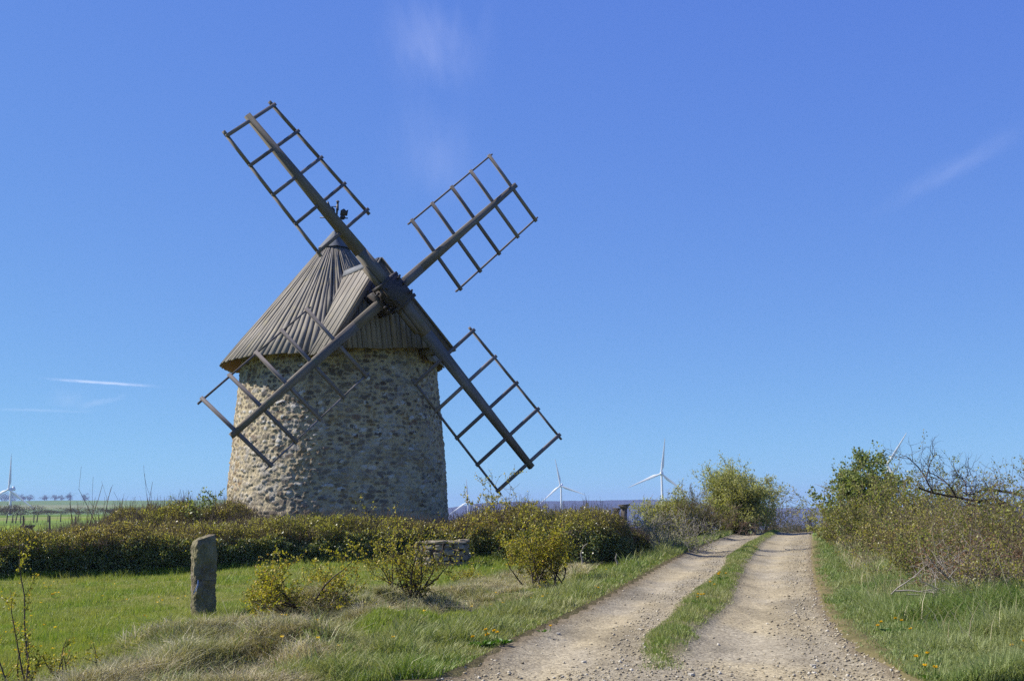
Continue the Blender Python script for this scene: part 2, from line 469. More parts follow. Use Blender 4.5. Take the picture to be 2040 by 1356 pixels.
# ------------------------------------------------------------------ terrain
# road edges in plan: (distance, x)
E_L = np.array([(2, -1.55), (6, -0.95), (8.25, -0.46), (8.91, -0.29), (10.37, -0.01), (12.1, 0.42), (15.54, 1.23), (22.14, 2.61), (30.14, 4.39), (40.04, 6.83), (43.4, 7.7), (60, 11.9)])
S_L = np.array([(2, -0.2), (8.97, 0.93), (10.27, 1.05), (11.59, 1.39), (14.69, 2.03), (20.92, 3.55), (26.05, 4.54), (33.61, 6.37), (41.83, 8.5), (60, 13.0)])
S_R = np.array([(2, 0.1), (8.97, 1.2), (9.81, 1.37), (10.95, 1.59), (12.48, 2.01), (14.04, 2.43), (22.61, 4.25), (35.06, 7.1), (46.28, 10.0), (60, 13.6)])
E_R = np.array([(2, 2.1), (7, 2.45), (8.31, 2.55), (9.55, 2.66), (10.76, 2.84), (12.95, 3.27), (16.93, 4.17), (25.35, 6.17), (42.33, 10.38), (60, 14.9)])


def edge(E, y):
    y = np.asarray(y, float)
    return np.interp(y, E[:, 0], E[:, 1])


def roadz(y):
    y = np.asarray(y, float)
    return 0.05 + 0.0096 * np.minimum(y, 47) - 0.022 * np.maximum(y - 47, 0)


_CP = [(100, 1300, 11.9), (403, 1232, 15.5), (200, 1150, 25), (30, 1150, 25), (700, 1118, 26), (1150, 1130, 25), (800, 1190, 17), (1090, 1165, 20),
       (575, 1200, 14), (640, 1225, 13), (450, 1290, 10.8), (600, 1285, 10.6), (300, 1345, 9.4), (750, 1300, 10), (200, 1240, 15.5), (520, 1180, 18), (880, 1130, 23.3), (950, 1200, 16),
       (1800, 1300, 9.5), (2000, 1250, 10.5), (1700, 1100, 26), (1900, 1150, 16), (2040, 1200, 12.5), (1660, 1072, 33), (700, 1250, 12.2)]
_CPW = np.array([at(*c) for c in _CP])


def base(x, y):
    return -0.10 + 0.0085 * np.asarray(y, float)


_CPR = _CPW[:, 2] - base(_CPW[:, 0], _CPW[:, 1])


def near_z(x, y):
    x = np.asarray(x, float); y = np.asarray(y, float)
    num = np.zeros_like(x); den = np.full_like(x, 0.12)
    for (cx, cy, _), rz in zip(_CPW, _CPR):
        s = 0.055 * cy + 0.55
        w = np.exp(-((x - cx) ** 2 + ((y - cy) * 0.75) ** 2) / (2 * s * s))
        num += w * rz; den += w
    z = base(x, y) + num / den
    z = z + 0.05 * (fbm(x * 1.1, y * 1.1) - 0.5) + 0.04 * (fbm(x * 3.1, y * 3.1, o=2) - 0.5)
    k2 = np.exp(-((x + 1.9 - 0.12 * (y - 12)) / 1.3) ** 2) * sstep(7, 9, y) * (1 - sstep(15, 21, y))
    z = z + k2 * 1.05 * (fbm(x * 1.25 + 3.3, y * 1.05 + 8, o=2) - 0.5)
    return z


_LY = np.array([0, 30, 45, 75, 150, 450, 700, 1000, 1700, 2500, 3300, 8000]); _LZ = np.array([0.0, .15, .35, .67, 1.1, 4.0, -2, -8, 12, 44, 40, 30])
_RY = np.array([0, 48, 80, 150, 500, 1500, 2500, 3500, 8000]); _RZ = np.array([0.0, .5, -0.8, -3.5, -14, -38, -44, -44, -44])


def far_z(x, y):
    x = np.asarray(x, float); y = np.asarray(y, float)
    a = x / np.maximum(np.abs(y), 1)
    d = np.hypot(x, y)
    k = sstep(-0.21, -0.06, a)
    return (1 - k) * np.interp(d, _LY, _LZ) * (1 + 0.0 * a) + k * np.interp(d, _RY, _RZ)


def road_mask(x, y):
    """1 inside the road, fading to 0 about a metre outside."""
    dl = edge(E_L, y) - x; dr = x - edge(E_R, y)
    d = np.maximum(dl, dr)
    return d


def gz(x, y):
    x = np.asarray(x, float); y = np.asarray(y, float)
    k = sstep(26, 44, y)
    z = near_z(x, y) * (1 - k) + far_z(x, y) * k
    d = road_mask(x, y)
    inr = (y > -5) & (y < 75)
    k2 = np.where(inr, 1 - sstep(0.05, 1.3, d), 0.0)
    z = z * (1 - k2) + (roadz(y) + 0.05) * k2
    return z


def ground_z(x, y):
    d = road_mask(x, y)
    return gz(x, y) - np.where((y > -5) & (y < 75), 0.14 * (1 - sstep(-0.16, -0.02, d)), 0)


def strip_mid(x, y):
    a = edge(S_L, y); b = edge(S_R, y)
    w = 0.06 * (fbm(np.asarray(x) * 2.5, np.asarray(y) * 2.5) - 0.5)
    return np.minimum(x - a, b - x) + 2 * w


def rut(x, y):
    """1 where the wheels have packed the surface, 0 on the loose shoulders."""
    tl = (x - edge(E_L, y)) / np.maximum(edge(S_L, y) - edge(E_L, y), .1)
    tr = (x - edge(S_R, y)) / np.maximum(edge(E_R, y) - edge(S_R, y), .1)
    w = 0.16 * (fbm(np.asarray(y) * 0.5 + 3, np.asarray(x) * 0.3) - 0.5)
    g = lambda t_, c_: np.exp(-((t_ - c_ + w) / 0.20) ** 2)
    return np.maximum(g(tl, 0.42), g(tr, 0.36))


def track_z(x, y):
    s = strip_mid(x, y)
    e = -road_mask(x, y)
    z = roadz(y) + 0.06 * sstep(-0.14, 0.12, s) * sstep(8.4, 10.2, y)
    z = z + 0.03 * (1 - sstep(0, 0.30, e)) + 0.025 * (fbm(x * 1.3, y * 0.8) - 0.5) + 0.012 * (fbm(x * 6, y * 6, o=3) - 0.5)
    return z - 0.028 * rut(x, y)


# ground sheet
def axis(fine0, fine1, step, lo, hi, g=1.09):
    a = list(np.arange(fine0, fine1 + 1e-6, step)); s = step
    while a[-1] < hi: s *= g; a.append(min(a[-1] + s, hi))
    s = step
    while a[0] > lo: s *= g; a.insert(0, max(a[0] - s, lo))
    return np.array(a)


gx = axis(-13, 14, 0.13, -6000, 6000, 1.075); gy = axis(5, 46, 0.16, -60, 6400, 1.06)
X, Y = np.meshgrid(gx, gy)
Zg = ground_z(X, Y)
GREEN = np.array((0.085, 0.12, 0.03))
cols = np.zeros(X.shape + (3,)); cols[:] = (0.10, 0.10, 0.045)
soil = fbm(X * 0.8 + 3, Y * 0.8)
lawn = sstep(0.3, 0.7, soil)[..., None]
cols = np.where((Y < 40)[..., None], (1 - lawn) * np.array((0.10, 0.13, 0.03)) + lawn * np.array((0.15, 0.15, 0.055)), cols)

dre = np.abs(road_mask(X, Y) - 0.15)
kk = ((1 - sstep(0.15, 0.75, dre + 0.3 * (fbm(X * 3, Y * 3) - 0.5))) * (Y < 60))[..., None] * 0.8
cols = cols * (1 - kk) + np.array((0.135, 0.105, 0.06)) * kk
# distant fields, left
dist = np.hypot(X, Y)
fld = np.array([(0.17, 0.23, 0.045), (0.125, 0.19, 0.05), (0.19, 0.21, 0.085), (0.11, 0.17, 0.045), (0.14, 0.20, 0.06)])
fi = (np.floor(X / np.maximum(dist * 0.11, 9) + 0.3 * np.sin(dist / 90)).astype(int) * 3 + np.digitize(dist, [55, 95, 135, 200, 300, 460, 900, 1500, 1900, 2150])) % 5
k = sstep(34, 46, dist)[..., None]
cols = cols * (1 - k) + fld[fi] * k
cxs = np.interp(Y, [7, 9.2, 10.6, 12, 13.7, 16, 20, 24, 27], [-2.5, -2.3, -2.15, -1.85, -1.65, -1.15, 0.0, 1.0, 1.8])
kk = (np.exp(-((X - cxs) / 0.85) ** 2) * (Y > 4) * (Y < 26))[..., None] * 0.85
cols = cols * (1 - kk) + np.array((0.065, 0.052, 0.03)) * kk  # shade between the withered tufts, painted into the soil colour
gv = np.stack([X, Y, Zg], -1).reshape(-1, 3)
ny, nx = X.shape
ii = np.arange(ny * nx).reshape(ny, nx)
gq = np.stack([ii[:-1, :-1], ii[:-1, 1:], ii[1:, 1:], ii[1:, :-1]], -1).reshape(-1, 4)
b = MB(); b.raw(gv, gq)
tag(b.build("ground", M['ground'], smooth=True, colors=cols.reshape(-1, 3)), kind="structure")

# gravel track
ty = np.concatenate([np.arange(1.5, 22, 0.055), np.arange(22, 58, 0.14)])
tu = np.linspace(0, 1, 90)
TY, TU = np.meshgrid(ty, tu, indexing='ij')
wob = 0.10 * (fbm(TY * 1.7, TY * 0 + 5.5) - 0.5)
xl = edge(E_L, TY) - 0.10 + wob; xr = edge(E_R, TY) + 0.10 + 0.10 * (fbm(TY * 1.7, TY * 0 + 31.5) - 0.5)
TX = xl + (xr - xl) * TU
TZ = track_z(TX, TY)
s = strip_mid(TX, TY)
ed = -road_mask(TX, TY)
tanc = np.array((0.285, 0.242, 0.16)); gray = np.array((0.262, 0.23, 0.168)); turf = np.array((0.12, 0.11, 0.05))
nz_ = fbm(TX * 1.2, TY * 0.5)
c = tanc + (gray - tanc) * sstep(0.4, 0.65, nz_)[..., None]
ru = rut(TX, TY)[..., None]
c = c * (0.90 + 0.20 * ru)
c = c * (0.9 + 0.2 * fbm(TX * 5, TY * 5))[..., None]
c = c * (1 - 0.22 * sstep(0.55, 0.72, fbm(TX * 1.9 + 40, TY * 0.7))[..., None])
kk = (sstep(-0.10, 0.10, s) * sstep(8.7, 9.6, TY) * 0.85)[..., None]
c = c * (1 - kk) + turf * kk
kk = (1 - sstep(0.02, 0.20, ed + 0.15 * (fbm(TX * 4, TY * 4) - 0.5)))[..., None] * 0.75
c = c * (1 - kk) + np.array((0.13, 0.10, 0.06)) * kk
n0, n1_ = TX.shape
ii = np.arange(n0 * n1_).reshape(n0, n1_)
b = MB(); b.raw(np.stack([TX, TY, TZ], -1).reshape(-1, 3), np.stack([ii[:-1, :-1], ii[:-1, 1:], ii[1:, 1:], ii[1:, :-1]], -1).reshape(-1, 4))
tag(b.build("road", M['track'], smooth=True, colors=c.reshape(-1, 3)), kind="structure")

# blue hills beyond the plateau
hx = np.linspace(-2600, 5200, 420); hv = np.linspace(0, 1, 26)
HX, HV = np.meshgrid(hx, hv)
top = 1.2 + np.interp(HX / 4600 * FPX + 1020, [-400, 880, 960, 1020, 1300, 1420, 1520, 1640, 1800, 2400], [12, 20, 29, 31, 31.5, 22, 13, 11.5, 12, 16]) / FPX * 4700
top = top + 5.0 * (fbm(HX / 260, HX * 0 + 2.2) - 0.5) + 4.0 * (fbm(HX / 34, HX * 0 + 7.2, o=3) - 0.5)
HYY = 3600 + 2300 * HV
prof = np.sin(np.clip(HV / 0.5, 0, 1) * PI / 2) ** 1.2 * (1 - 0.6 * sstep(0.55, 1, HV))
HZ = -46 + (top + 46) * prof
HZ = HZ + (8 * (fbm(HX / 120, HYY / 120) - 0.5)) * (HV > 0.02) * (HV < 0.45)
ii = np.arange(HX.size).reshape(HX.shape)
b = MB(); b.raw(np.stack([HX, HYY, HZ], -1).reshape(-1, 3), np.stack([ii[:-1, :-1], ii[:-1, 1:], ii[1:, 1:], ii[1:, :-1]], -1).reshape(-1, 4))
tag(b.build("distant_hills", M['hill'], smooth=True), kind="structure")

# ------------------------------------------------------------------ windmill
DH = 30.0


def cam2w(v):
    v = np.asarray(v, float)
    return RT * v[0] - UP * v[1] + FW * v[2]


AZ, EL, PH = np.radians([34.7563496, 14.34292353, 232.97346377])
ncam = np.array([np.sin(AZ) * np.cos(EL), -np.sin(EL), -np.cos(AZ) * np.cos(EL)])
ucam = unit(np.cross(ncam, [0, 1, 0.])); vcam = np.cross(ncam, ucam)
if ucam[0] < 0: ucam = -ucam
if vcam[1] < 0: vcam = -vcam
HUB = EYE + cam2w(np.array([-0.097817, -0.0393054, 1.0]) * DH)
SN, SU, SV = cam2w(ncam), cam2w(ucam), cam2w(vcam)     # shaft axis (outwards), right, down in the sail plane
SAIL = np.array([[0.0661, 0.0285, -0.1315, -0.1723, 0.0352, 0.0332, -0.0187],
                 [0.0656, 0.0287, -0.0725, 0.0398, 0.0364, 0.0356, 0.0085],
                 [0.0682, 0.0293, -0.1319, -0.2044, 0.0354, 0.0364, 0.0081],
                 [0.0661, 0.0286, -0.0924, -0.1488, 0.0351, 0.0356, 0.0020]])
MX, MY = -4.72, 32.7
MZ = float(ground_z(np.array(MX), np.array(MY)))
mill = empty("windmill", (MX, MY, MZ))
tag(mill, "old round rubble stone windmill with conical board roof and four bare lattice sails", "windmill")
MO = np.array([MX, MY, MZ])

# tower
prz = [(-0.4, 2.96), (1.1, 2.93), (2.25, 2.89), (3.5, 2.79), (4.3, 2.72), (5.2, 2.64), (5.75, 2.60)]
RZ = np.array([p[0] for p in prz]); RR = np.array([p[1] for p in prz])
nth, nzz = 760, 250
th = np.linspace(0, 2 * PI, nth, endpoint=False); zz = np.linspace(-0.4, 5.72, nzz)
TH, ZZ = np.meshgrid(th, zz)
cw, ch = 0.195, 0.118
ncx = int(round(2 * PI * 2.8 / cw)); ncz = int(6.4 / ch) + 3
rs = np.random.default_rng(21)
jx = rs.random((ncz, ncx)) * 0.8 + 0.1; jz = rs.random((ncz, ncx)) * 0.55 + 0.22
size = 0.55 + 0.65 * rs.random((ncz, ncx)) ** 1.3; big = rs.random((ncz, ncx)); gap = rs.random((ncz, ncx))
hvy = rs.random((ncz, ncx)) < 0.04
size = np.where(hvy, 1.2 + 0.4 * rs.random((ncz, ncx)), size)
sizex = size * (0.85 + 0.6 * rs.random((ncz, ncx)))
pal = np.array([(0.08, 0.064, 0.052), (0.115, 0.095, 0.076), (0.15, 0.128, 0.10), (0.095, 0.088, 0.08), (0.15, 0.105, 0.08), (0.20, 0.178, 0.148), (0.13, 0.118, 0.104), (0.38, 0.37, 0.35)])
pidx = rs.choice(8, size=(ncz, ncx), p=[.17, .19, .17, .13, .08, .13, .08, .05])
ztall = (np.arange(ncz)[:, None] * ch - 0.5) + 0 * jx
white = rs.random((ncz, ncx)) < 0.13 * sstep(4.6, 3.4, ztall) * sstep(-0.2, 1.2, ztall + 0.6)
pidx[white] = 7
uu = TH / (2 * PI) * ncx + 0.55 * (fbm(TH * 9, ZZ * 3.2) - 0.5) * 2
vv = (ZZ + 0.55) / ch + 0.5 * (fbm(TH * 5, ZZ * 1.5 + 40) - 0.5) * 2 + 0.35 * (fbm(TH * 20, ZZ * 7 + 9) - 0.5)
cu = np.floor(uu).astype(int); cv = np.floor(vv).astype(int)
best = np.full(TH.shape, 1e9); bi = np.zeros(TH.shape, int); bj = np.zeros(TH.shape, int); sec = np.full(TH.shape, 1e9)
for dj in (-1, 0, 1):
    for di in (-2, -1, 0, 1, 2):
        i = (cu + di) % ncx; j = np.clip(cv + dj, 0, ncz - 1)
        off = 0.5 * (j % 2)
        dx = (uu - (cu + di + jx[j, i] + 0 * off)) / (sizex[j, i]); dz = (vv - (cv + dj + jz[j, i])) / (size[j, i])
        e = (np.abs(dx) ** 2.5 + np.abs(dz) ** 2.5) ** (1 / 2.5)
        up_ = e < best
        sec = np.where(up_, best, np.minimum(sec, e)); best = np.where(up_, e, best)
        bi = np.where(up_, i, bi); bj = np.where(up_, j, bj)
edge_n = 0.26 * (fbm(TH * 60, ZZ * 21) - 0.5)
lim = 0.46 + 0.12 * (gap[bj, bi] - 0.5)
lim = np.where(gap[bj, bi] < 0.16, 0.22, lim)
inside = (1 - sstep(lim - 0.10, lim + 0.07, best + edge_n)) * sstep(0.02, 0.16, sec - best)
rough = fbm(TH * 40, ZZ * 14, o=4) - 0.5
mort = np.array((0.50, 0.425, 0.285)) * (0.82 + 0.36 * fbm(TH * 7, ZZ * 2.5 + 3))[..., None]
lowk = (sstep(3.9, 2.6, ZZ) * 0.55)[..., None]                       # old render still smeared over the lower courses
stone = 1.6 * pal[pidx[bj, bi]] * (0.8 + 0.4 * fbm(TH * 30, ZZ * 11 + 7))[..., None]
wht = fbm(TH * 26, ZZ * 10 + 70, o=3)
patchy = (sstep(0.50, 0.62, fbm(TH * 4.2, ZZ * 1.6 + 21)))[..., None]
stone = stone * (1 - lowk * (0.35 + patchy)) + np.array((0.44, 0.385, 0.285)) * lowk * (0.35 + patchy)
wm = (pidx[bj, bi] == 7)
stone = np.where((wm & (wht < 0.44))[..., None], np.array((0.12, 0.10, 0.085)), stone)
tc = mort * (1 - inside[..., None]) + stone * inside[..., None]
lich = sstep(0.60, 0.70, fbm(TH * 6 + 50, ZZ * 2.2)) * sstep(0.45, 0.6, fbm(TH * 40, ZZ * 15 + 3))
tc = tc * (1 - 0.55 * lich[..., None]) + np.array((0.26, 0.16, 0.06)) * 0.55 * lich[..., None]
stn = sstep(0.52, 0.7, fbm(TH * 9 + 3, ZZ * 0.35 + 2)) * sstep(3.2, 5.4, ZZ)
tc = tc * (1 - 0.16 * stn[..., None])
lowst = sstep(1.6, 0.4, ZZ + 1.2 * (fbm(TH * 4 + 77, ZZ * .9) - .5))
tc = tc * (1 - 0.12 * lowst[..., None] * np.array((0.6, 1.0, 1.4)))
wz = sstep(0.63, 0.7, fbm(TH * 11 + 9, ZZ * 4 + 31)) * 0.5
tc = tc * (1 - wz[..., None]) + np.array((0.46, 0.45, 0.43)) * wz[..., None]
prom = 0.25 + 0.75 * rs.random((ncz, ncx))
prom = np.where(white, 1.2, prom) * np.where(hvy, 1.5, 1.0)
disp = inside * (0.026 * prom[bj, bi]) * (1 - 0.35 * np.clip(best, 0, 1)) + 0.045 * rough + 0.035 * (fbm(TH * 5, ZZ * 2) - 0.5) + 0.02 * (fbm(TH * 18, ZZ * 7) - 0.5)
tc = tc * np.array((0.84, 0.83, 0.82))
rad = np.interp(ZZ, RZ, RR) + disp
b = MB()
ii = np.arange(TH.size).reshape(TH.shape)
rolled = np.roll(ii, -1, 1)
cap_axis = MO * [1, 1, 0]
b.raw(np.stack([MX + rad * np.cos(TH), MY + rad * np.sin(TH), ZZ], -1).reshape(-1, 3), np.stack([ii[:-1], rolled[:-1], rolled[1:], ii[1:]], -1).reshape(-1, 4))
b.build("tower", M['wall'], mill, MO, smooth=True, colors=tc.reshape(-1, 3))

# roof: tapering boards on a cone
APEX = at(667, 463, 32.7)
CX, CY = at(664, 728, 32.7)[0] , 32.7
ZE = 5.33; RE = 3.0; ZA = APEX[2]
CA = np.array([CX, CY, 0.0]); AP = np.array([APEX[0], CY, ZA])
rb = np.random.default_rng(5)


def cone_pt(a, t, lift=0.0):
    """t 0 at the eave, 1 at the apex."""
    ax = CA * (1 - t) + np.array([AP[0], AP[1], 0]) * t
    r = RE * (1 - t)
    nl = math.hypot(ZA - ZE, RE); nr, nzv = (ZA - ZE) / nl, RE / nl
    return np.array([ax[0] + (r + lift * nr) * math.cos(a), ax[1] + (r + lift * nr) * math.sin(a), ZE + (ZA - ZE) * t + lift * nzv])


NB = 106
DANG = math.atan2(SN[1], SN[0])
b = MB()
for k in range(NB):
    a0 = 2 * PI * k / NB; wj = 2 * PI / NB
    hw = wj * (0.5 + 0.02 * rb.random()) * (1.0 if k % 2 else 0.92)
    lf = (0.009 if k % 2 else 0.004) + 0.005 * rb.random()
    t0 = -0.012 + 0.012 * rb.random(); t1 = 0.905
    da_ = (a0 - DANG + PI) % (2 * PI) - PI
    if abs(da_) < 0.55: t0 = 0.30
    skew = 0.004 * rb.normal()
    P = []; lvs = []
    nseg = 5
    for s_ in range(nseg + 1):
        t_ = t0 + (t1 - t0) * s_ / nseg
        wv = 0.006 * rb.normal() * (0 < s_ < nseg)
        for (aa, l_) in ((-1, lf), (1, lf + 0.004 * rb.normal()), (1, lf - 0.032), (-1, lf - 0.032)):
            # slightly narrower towards the top so that dark gaps open between the boards
            P.append(cone_pt(a0 + aa * hw * (0.955 - 0.05 * s_ / nseg) + skew * s_, t_, l_ + wv * (l_ > lf - 0.02)))
            lvs.append((t_ * 4.7, aa * hw * RE * (1 - t_ * .5), k * 3.7))
    Q = []
    for s_ in range(nseg):
        o4 = 4 * s_
        for (i, j) in ((0, 1), (1, 2), (2, 3), (3, 0)):
            Q.append((o4 + i, o4 + j, o4 + 4 + j, o4 + 4 + i))
    Q.append((3, 2, 1, 0)); Q.append((4 * nseg, 4 * nseg + 1, 4 * nseg + 2, 4 * nseg + 3))
    b.raw(P, Q, lv=lvs, rq=rb.random())
roof = b.build("roof", M['board'], mill, MO)
b = MB()
NS = 64
v = [cone_pt(2 * PI * k / NS, 0.0, -0.045) for k in range(NS)] + [cone_pt(2 * PI * k / NS, 0.97, -0.045) for k in range(NS)]
b.raw(v, [(k, (k + 1) % NS, NS + (k + 1) % NS, NS + k) for k in range(NS) if abs((2 * PI * (k + .5) / NS - DANG + PI) % (2 * PI) - PI) > 0.50], lv=[(0, k * 0.3, k) for k in range(NS)] + [(4, k * .3, k) for k in range(NS)])
b.build("roof_underside", M['under'], roof, MO)
b = MB()
v = []
for t_, lf in ((0.865, 0.05), (0.875, 0.055), (0.985, 0.045), (1.0, 0.05)):
    v += [cone_pt(2 * PI * k / 24, t_, lf + (0.018 if k % 6 == 1 else 0)) for k in range(24)]
q = [(r * 24 + k, r * 24 + (k + 1) % 24, r * 24 + 24 + (k + 1) % 24, r * 24 + 24 + k) for r in range(3) for k in range(24)]
b.raw(v, q); b.raw([cone_pt(2 * PI * k / 24, 1.0, 0.05) for k in range(24)] + [AP + [0, 0, 0.09]], t=[(k, (k + 1) % 24, 24) for k in range(24)])
b.build("lead_cap", M['lead'], roof, MO)

# gable over the windshaft, leaning back like the sails
GO = HUB - SN * 0.78


def on_gable(px, py, off=0.0):
    d = ray(px, py); t_ = np.dot(GO + SN * off - EYE, SN) / np.dot(d, SN)
    return EYE + d * t_


GAp = on_gable(752, 519); GL = on_gable(650, 690); GR = on_gable(888, 690)
zb = min(GL[2], GR[2]) - 0.02
NH = unit(np.array([SN[0], SN[1], 0]))
b = MB()
side = unit(GR - GL); upv = unit(np.cross(side, SN)); upv = upv if upv[2] > 0 else -upv
W = np.linalg.norm(GR - GL); apx = np.dot(GAp - GL, side); aph = np.dot(GAp - GL, upv)
nbd = 24
gab = empty("dormer", (0, 0, 0)); gab.parent = mill
for k in range(nbd):
    x0 = W * k / nbd + 0.006; x1 = W * (k + 1) / nbd - 0.006
    hh = lambda x: max(0.0, aph * (x / apx if x < apx else (W - x) / (W - apx)))
    lo0 = -0.05 + 0.03 * rb.random()
    of = 0.012 * (k % 2) + 0.006 * rb.random()
    pts = []
    for dd in (0, -0.035):
        for (x, h) in ((x0, lo0), (x1, lo0), (x1, hh(x1)), (x0, hh(x0))):
            pts.append(GL + side * x + upv * h + SN * (of + dd))
    lv = [(h, x, k * 2.3) for _ in (0, 1) for (x, h) in ((x0, lo0), (x1, lo0), (x1, hh(x1)), (x0, hh(x0)))]
    b.raw(pts, [(0, 1, 2, 3), (7, 6, 5, 4), (0, 4, 5, 1), (1, 5, 6, 2), (2, 6, 7, 3), (3, 7, 4, 0)], lv=lv, rq=rb.random())
b.raw([GL + SN * -0.05 - upv * .03, GR + SN * -0.05 - upv * .03, GAp + SN * -0.05], t=[(0, 1, 2)], rt=0.1)
b.build("gable_wall", M['gable'], gab, MO)
for nm, foot in (("left", GL), ("right", GR)):
    b = MB()
    dn = unit(foot - GAp); nl_ = unit(np.cross(dn, NH)); nl_ = nl_ if nl_[2] > 0 else -nl_
    L = np.linalg.norm(foot - GAp) + 0.22
    for k in range(13):
        q0 = GAp + NH * (0.16 - 0.172 * k) + nl_ * (0.03 + 0.012 * (k % 2))
        ln_ = L * (1 - 0.012 * rb.random()) * (1 if k < 9 else 0.94)
        b.beam(q0 - dn * 0.02, q0 + dn * ln_, 0.160, 0.03, nl_, rid=rb.random() if nm == "left" else rb.random() * .6)
    b.build("dormer_roof", M['board'], gab, MO)
    b = MB()
    b.beam(GAp + NH * 0.15 - nl_ * 0.07, GAp + NH * 0.15 + dn * (L - 0.05) - nl_ * 0.07, 0.05, 0.13, nl_, rid=0.3)
    b.build("bargeboard", M['gable'], gab, MO)
b = MB()
for foot in (GL, GR):
    dn = unit(foot - GAp); nl_ = unit(np.cross(dn, NH)); nl_ = nl_ if nl_[2] > 0 else -nl_
    q0 = GAp + nl_ * 0.065 + dn * 0.10
    b.beam(q0 + NH * 0.17 , q0 - NH * 2.0, 0.24, 0.012, nl_)
b.build("ridge_flashing", M['lead'], gab, MO)
b = MB()
for kx in (0.10, 0.90):
    p0 = GL + side * (W * kx) - upv * 0.07 + SN * 0.0
    b.beam(p0 - NH * 1.0, p0 + SN * 0.05, 0.16, 0.18, np.array([0, 0, 1.0]), rid=0.4)
b.beam(GL + upv * 0.06 - SN * 0.12, GR + upv * 0.06 - SN * 0.12, 0.10, 0.10, upv, rid=0.3)
b.build("sole_beam", M['gable'], gab, MO)

# windshaft, hub, stocks and sails
b = MB()
b.path([HUB - SN * 3.0, HUB - SN * 0.5], [0.24, 0.22], 12, 0.4)
shaft = b.build("windshaft", M['beam'], mill, MO)


def sdir(i):
    a = PH + i * PI / 2 + SAIL[i][6]
    return math.cos(a) * SU + math.sin(a) * SV, -math.sin(a) * SU + math.cos(a) * SV


dA, tA = sdir(0); dB, tB = sdir(1); dC, _ = sdir(2); dD, _ = sdir(3)
BOFF = 0.0105 * DH
b = MB()
hc = HUB - SN * BOFF / 2
b.beam(hc - SN * 0.52, hc + SN * 0.30, 0.62, 0.56, dB)                       # cast poll end the stocks pass through
b.beam(hc + SN * 0.30, hc + SN * 0.37, 0.72, 0.64, dB, 0.64, 0.58)
b.beam(hc - SN * 0.60, hc - SN * 0.47, 0.66, 0.62, dB)
for sx in (-1, 1):
    b.beam(hc + dA * 0.35 * sx - dB * 0.34 + SN * 0.17, hc + dA * 0.35 * sx + dB * 0.34 + SN * 0.17, 0.09, 0.36, SN)
    b.beam(hc + dB * 0.36 * sx - dA * 0.34 - SN * 0.16, hc + dB * 0.36 * sx + dA * 0.34 - SN * 0.16, 0.08, 0.34, SN)
    b.beam(hc + dA * 0.02 - dB * 0.42 * sx + SN * 0.12, hc + dA * 0.30 - dB * 0.30 * sx + SN * 0.30, 0.05, 0.05, SN)
for (sx, sy) in ((-1, -1), (1, -1), (-1, 1), (1, 1), (0.2, 1.1), (-0.5, -1.1)):
    q0 = hc + dA * 0.24 * sx + dB * 0.24 * sy + SN * 0.34
    b.beam(q0, q0 + SN * 0.09, 0.06, 0.06, dA)
    b.beam(q0 - SN * .2 + dB * .1 * np.sign(sy), q0 - SN * 0.18 + dB * 0.24 * np.sign(sy), 0.05, 0.045, SN)
b.build("hub", M['iron'], shaft, MO)
rk = lambda i, k: (SAIL[i][0] + k * SAIL[i][1]) * DH
for pair in ((0, 2), (1, 3)):
    off = -SN * (BOFF if pair[0] == 1 else 0)
    b = MB()
    for i in pair:
        d, tt = sdir(i)
        q0 = HUB + off
        big_ = 1.0 if pair[0] == 0 else 0.92
        b.beam(q0 - d * 0.0, q0 + d * 1.3, 0.28 * big_, 0.22, SN, 0.265 * big_, 0.20, rid=0.45 + 0.1 * i)
        b.beam(q0 + d * 1.3, q0 + d * (rk(i, 4) + 0.15), 0.265 * big_, 0.20, SN, 0.14, 0.12, rid=0.45 + 0.1 * i)
        # iron-strapped cheek timber beside the stock
        sgn = 1 if i in (2, 3) else -1
        if i in (0, 2):
            q1 = q0 + tt * sgn * 0.175 - SN * 0.04
            b.beam(q1 + d * 0.25, q1 + d * (0.95 if i == 0 else 1.15), 0.08, 0.18, SN, 0.07, 0.16, rid=0.9)
    b.build("stock", M['beam'], mill, MO)
for i in range(4):
    r0, dr, al0, al1, wl, wt, rot = SAIL[i] * np.array([DH, DH, 1, 1, DH, DH, 1])
    d, tt = sdir(i)
    q0 = HUB - SN * (BOFF if i % 2 else 0)
    bar = []
    for k in range(5):
        al = al0 + al1 * k / 4
        bd = math.cos(al) * tt + math.sin(al) * SN
        cc = q0 + d * (r0 + k * dr)
        bar.append((cc, bd, unit(np.cross(d, bd))))
    sail = empty("sail", (0, 0, 0)); sail.parent = mill
    for sg, w_ in ((1, wl), (-1, -wt)):
        b = MB()
        pts = [c_ + bd * w_ + nn * 0.045 for c_, bd, nn in bar]
        pts = [pts[0] - unit(pts[1] - pts[0]) * 0.13] + pts + [pts[-1] + unit(pts[-1] - pts[-2]) * 0.14]
        rid = rb.random()
        for j in range(len(pts) - 1):
            b.beam(pts[j], pts[j + 1], 0.040, 0.085, bar[min(max(j - 1, 0), 4)][2], rid=rid)
        b.build("rail", M['slat'], sail, MO)
    for k, (c_, bd, nn) in enumerate(bar):
        b = MB()
        m1 = c_ + bd * (wl + 0.06); m0 = c_ - bd * (wt + 0.06)
        b.beam(m0, m1, 0.085, 0.052, nn, rid=rb.random())
        b.build("crossbar", M['slat'], sail, MO)

# weathervane on the roof tip: mule, carter and cart cut from sheet iron
VB = AP + np.array([0.0, 0, 0.05])
b = MB()
b.path([VB - [0, 0, 0.1], VB + [0, 0, 0.44]], 0.014, 8)
vx = RT; vz = np.array([0, 0, 1.0]); vd = np.array([0, 1.0, 0])
V0 = VB + [0, 0, 0.36]


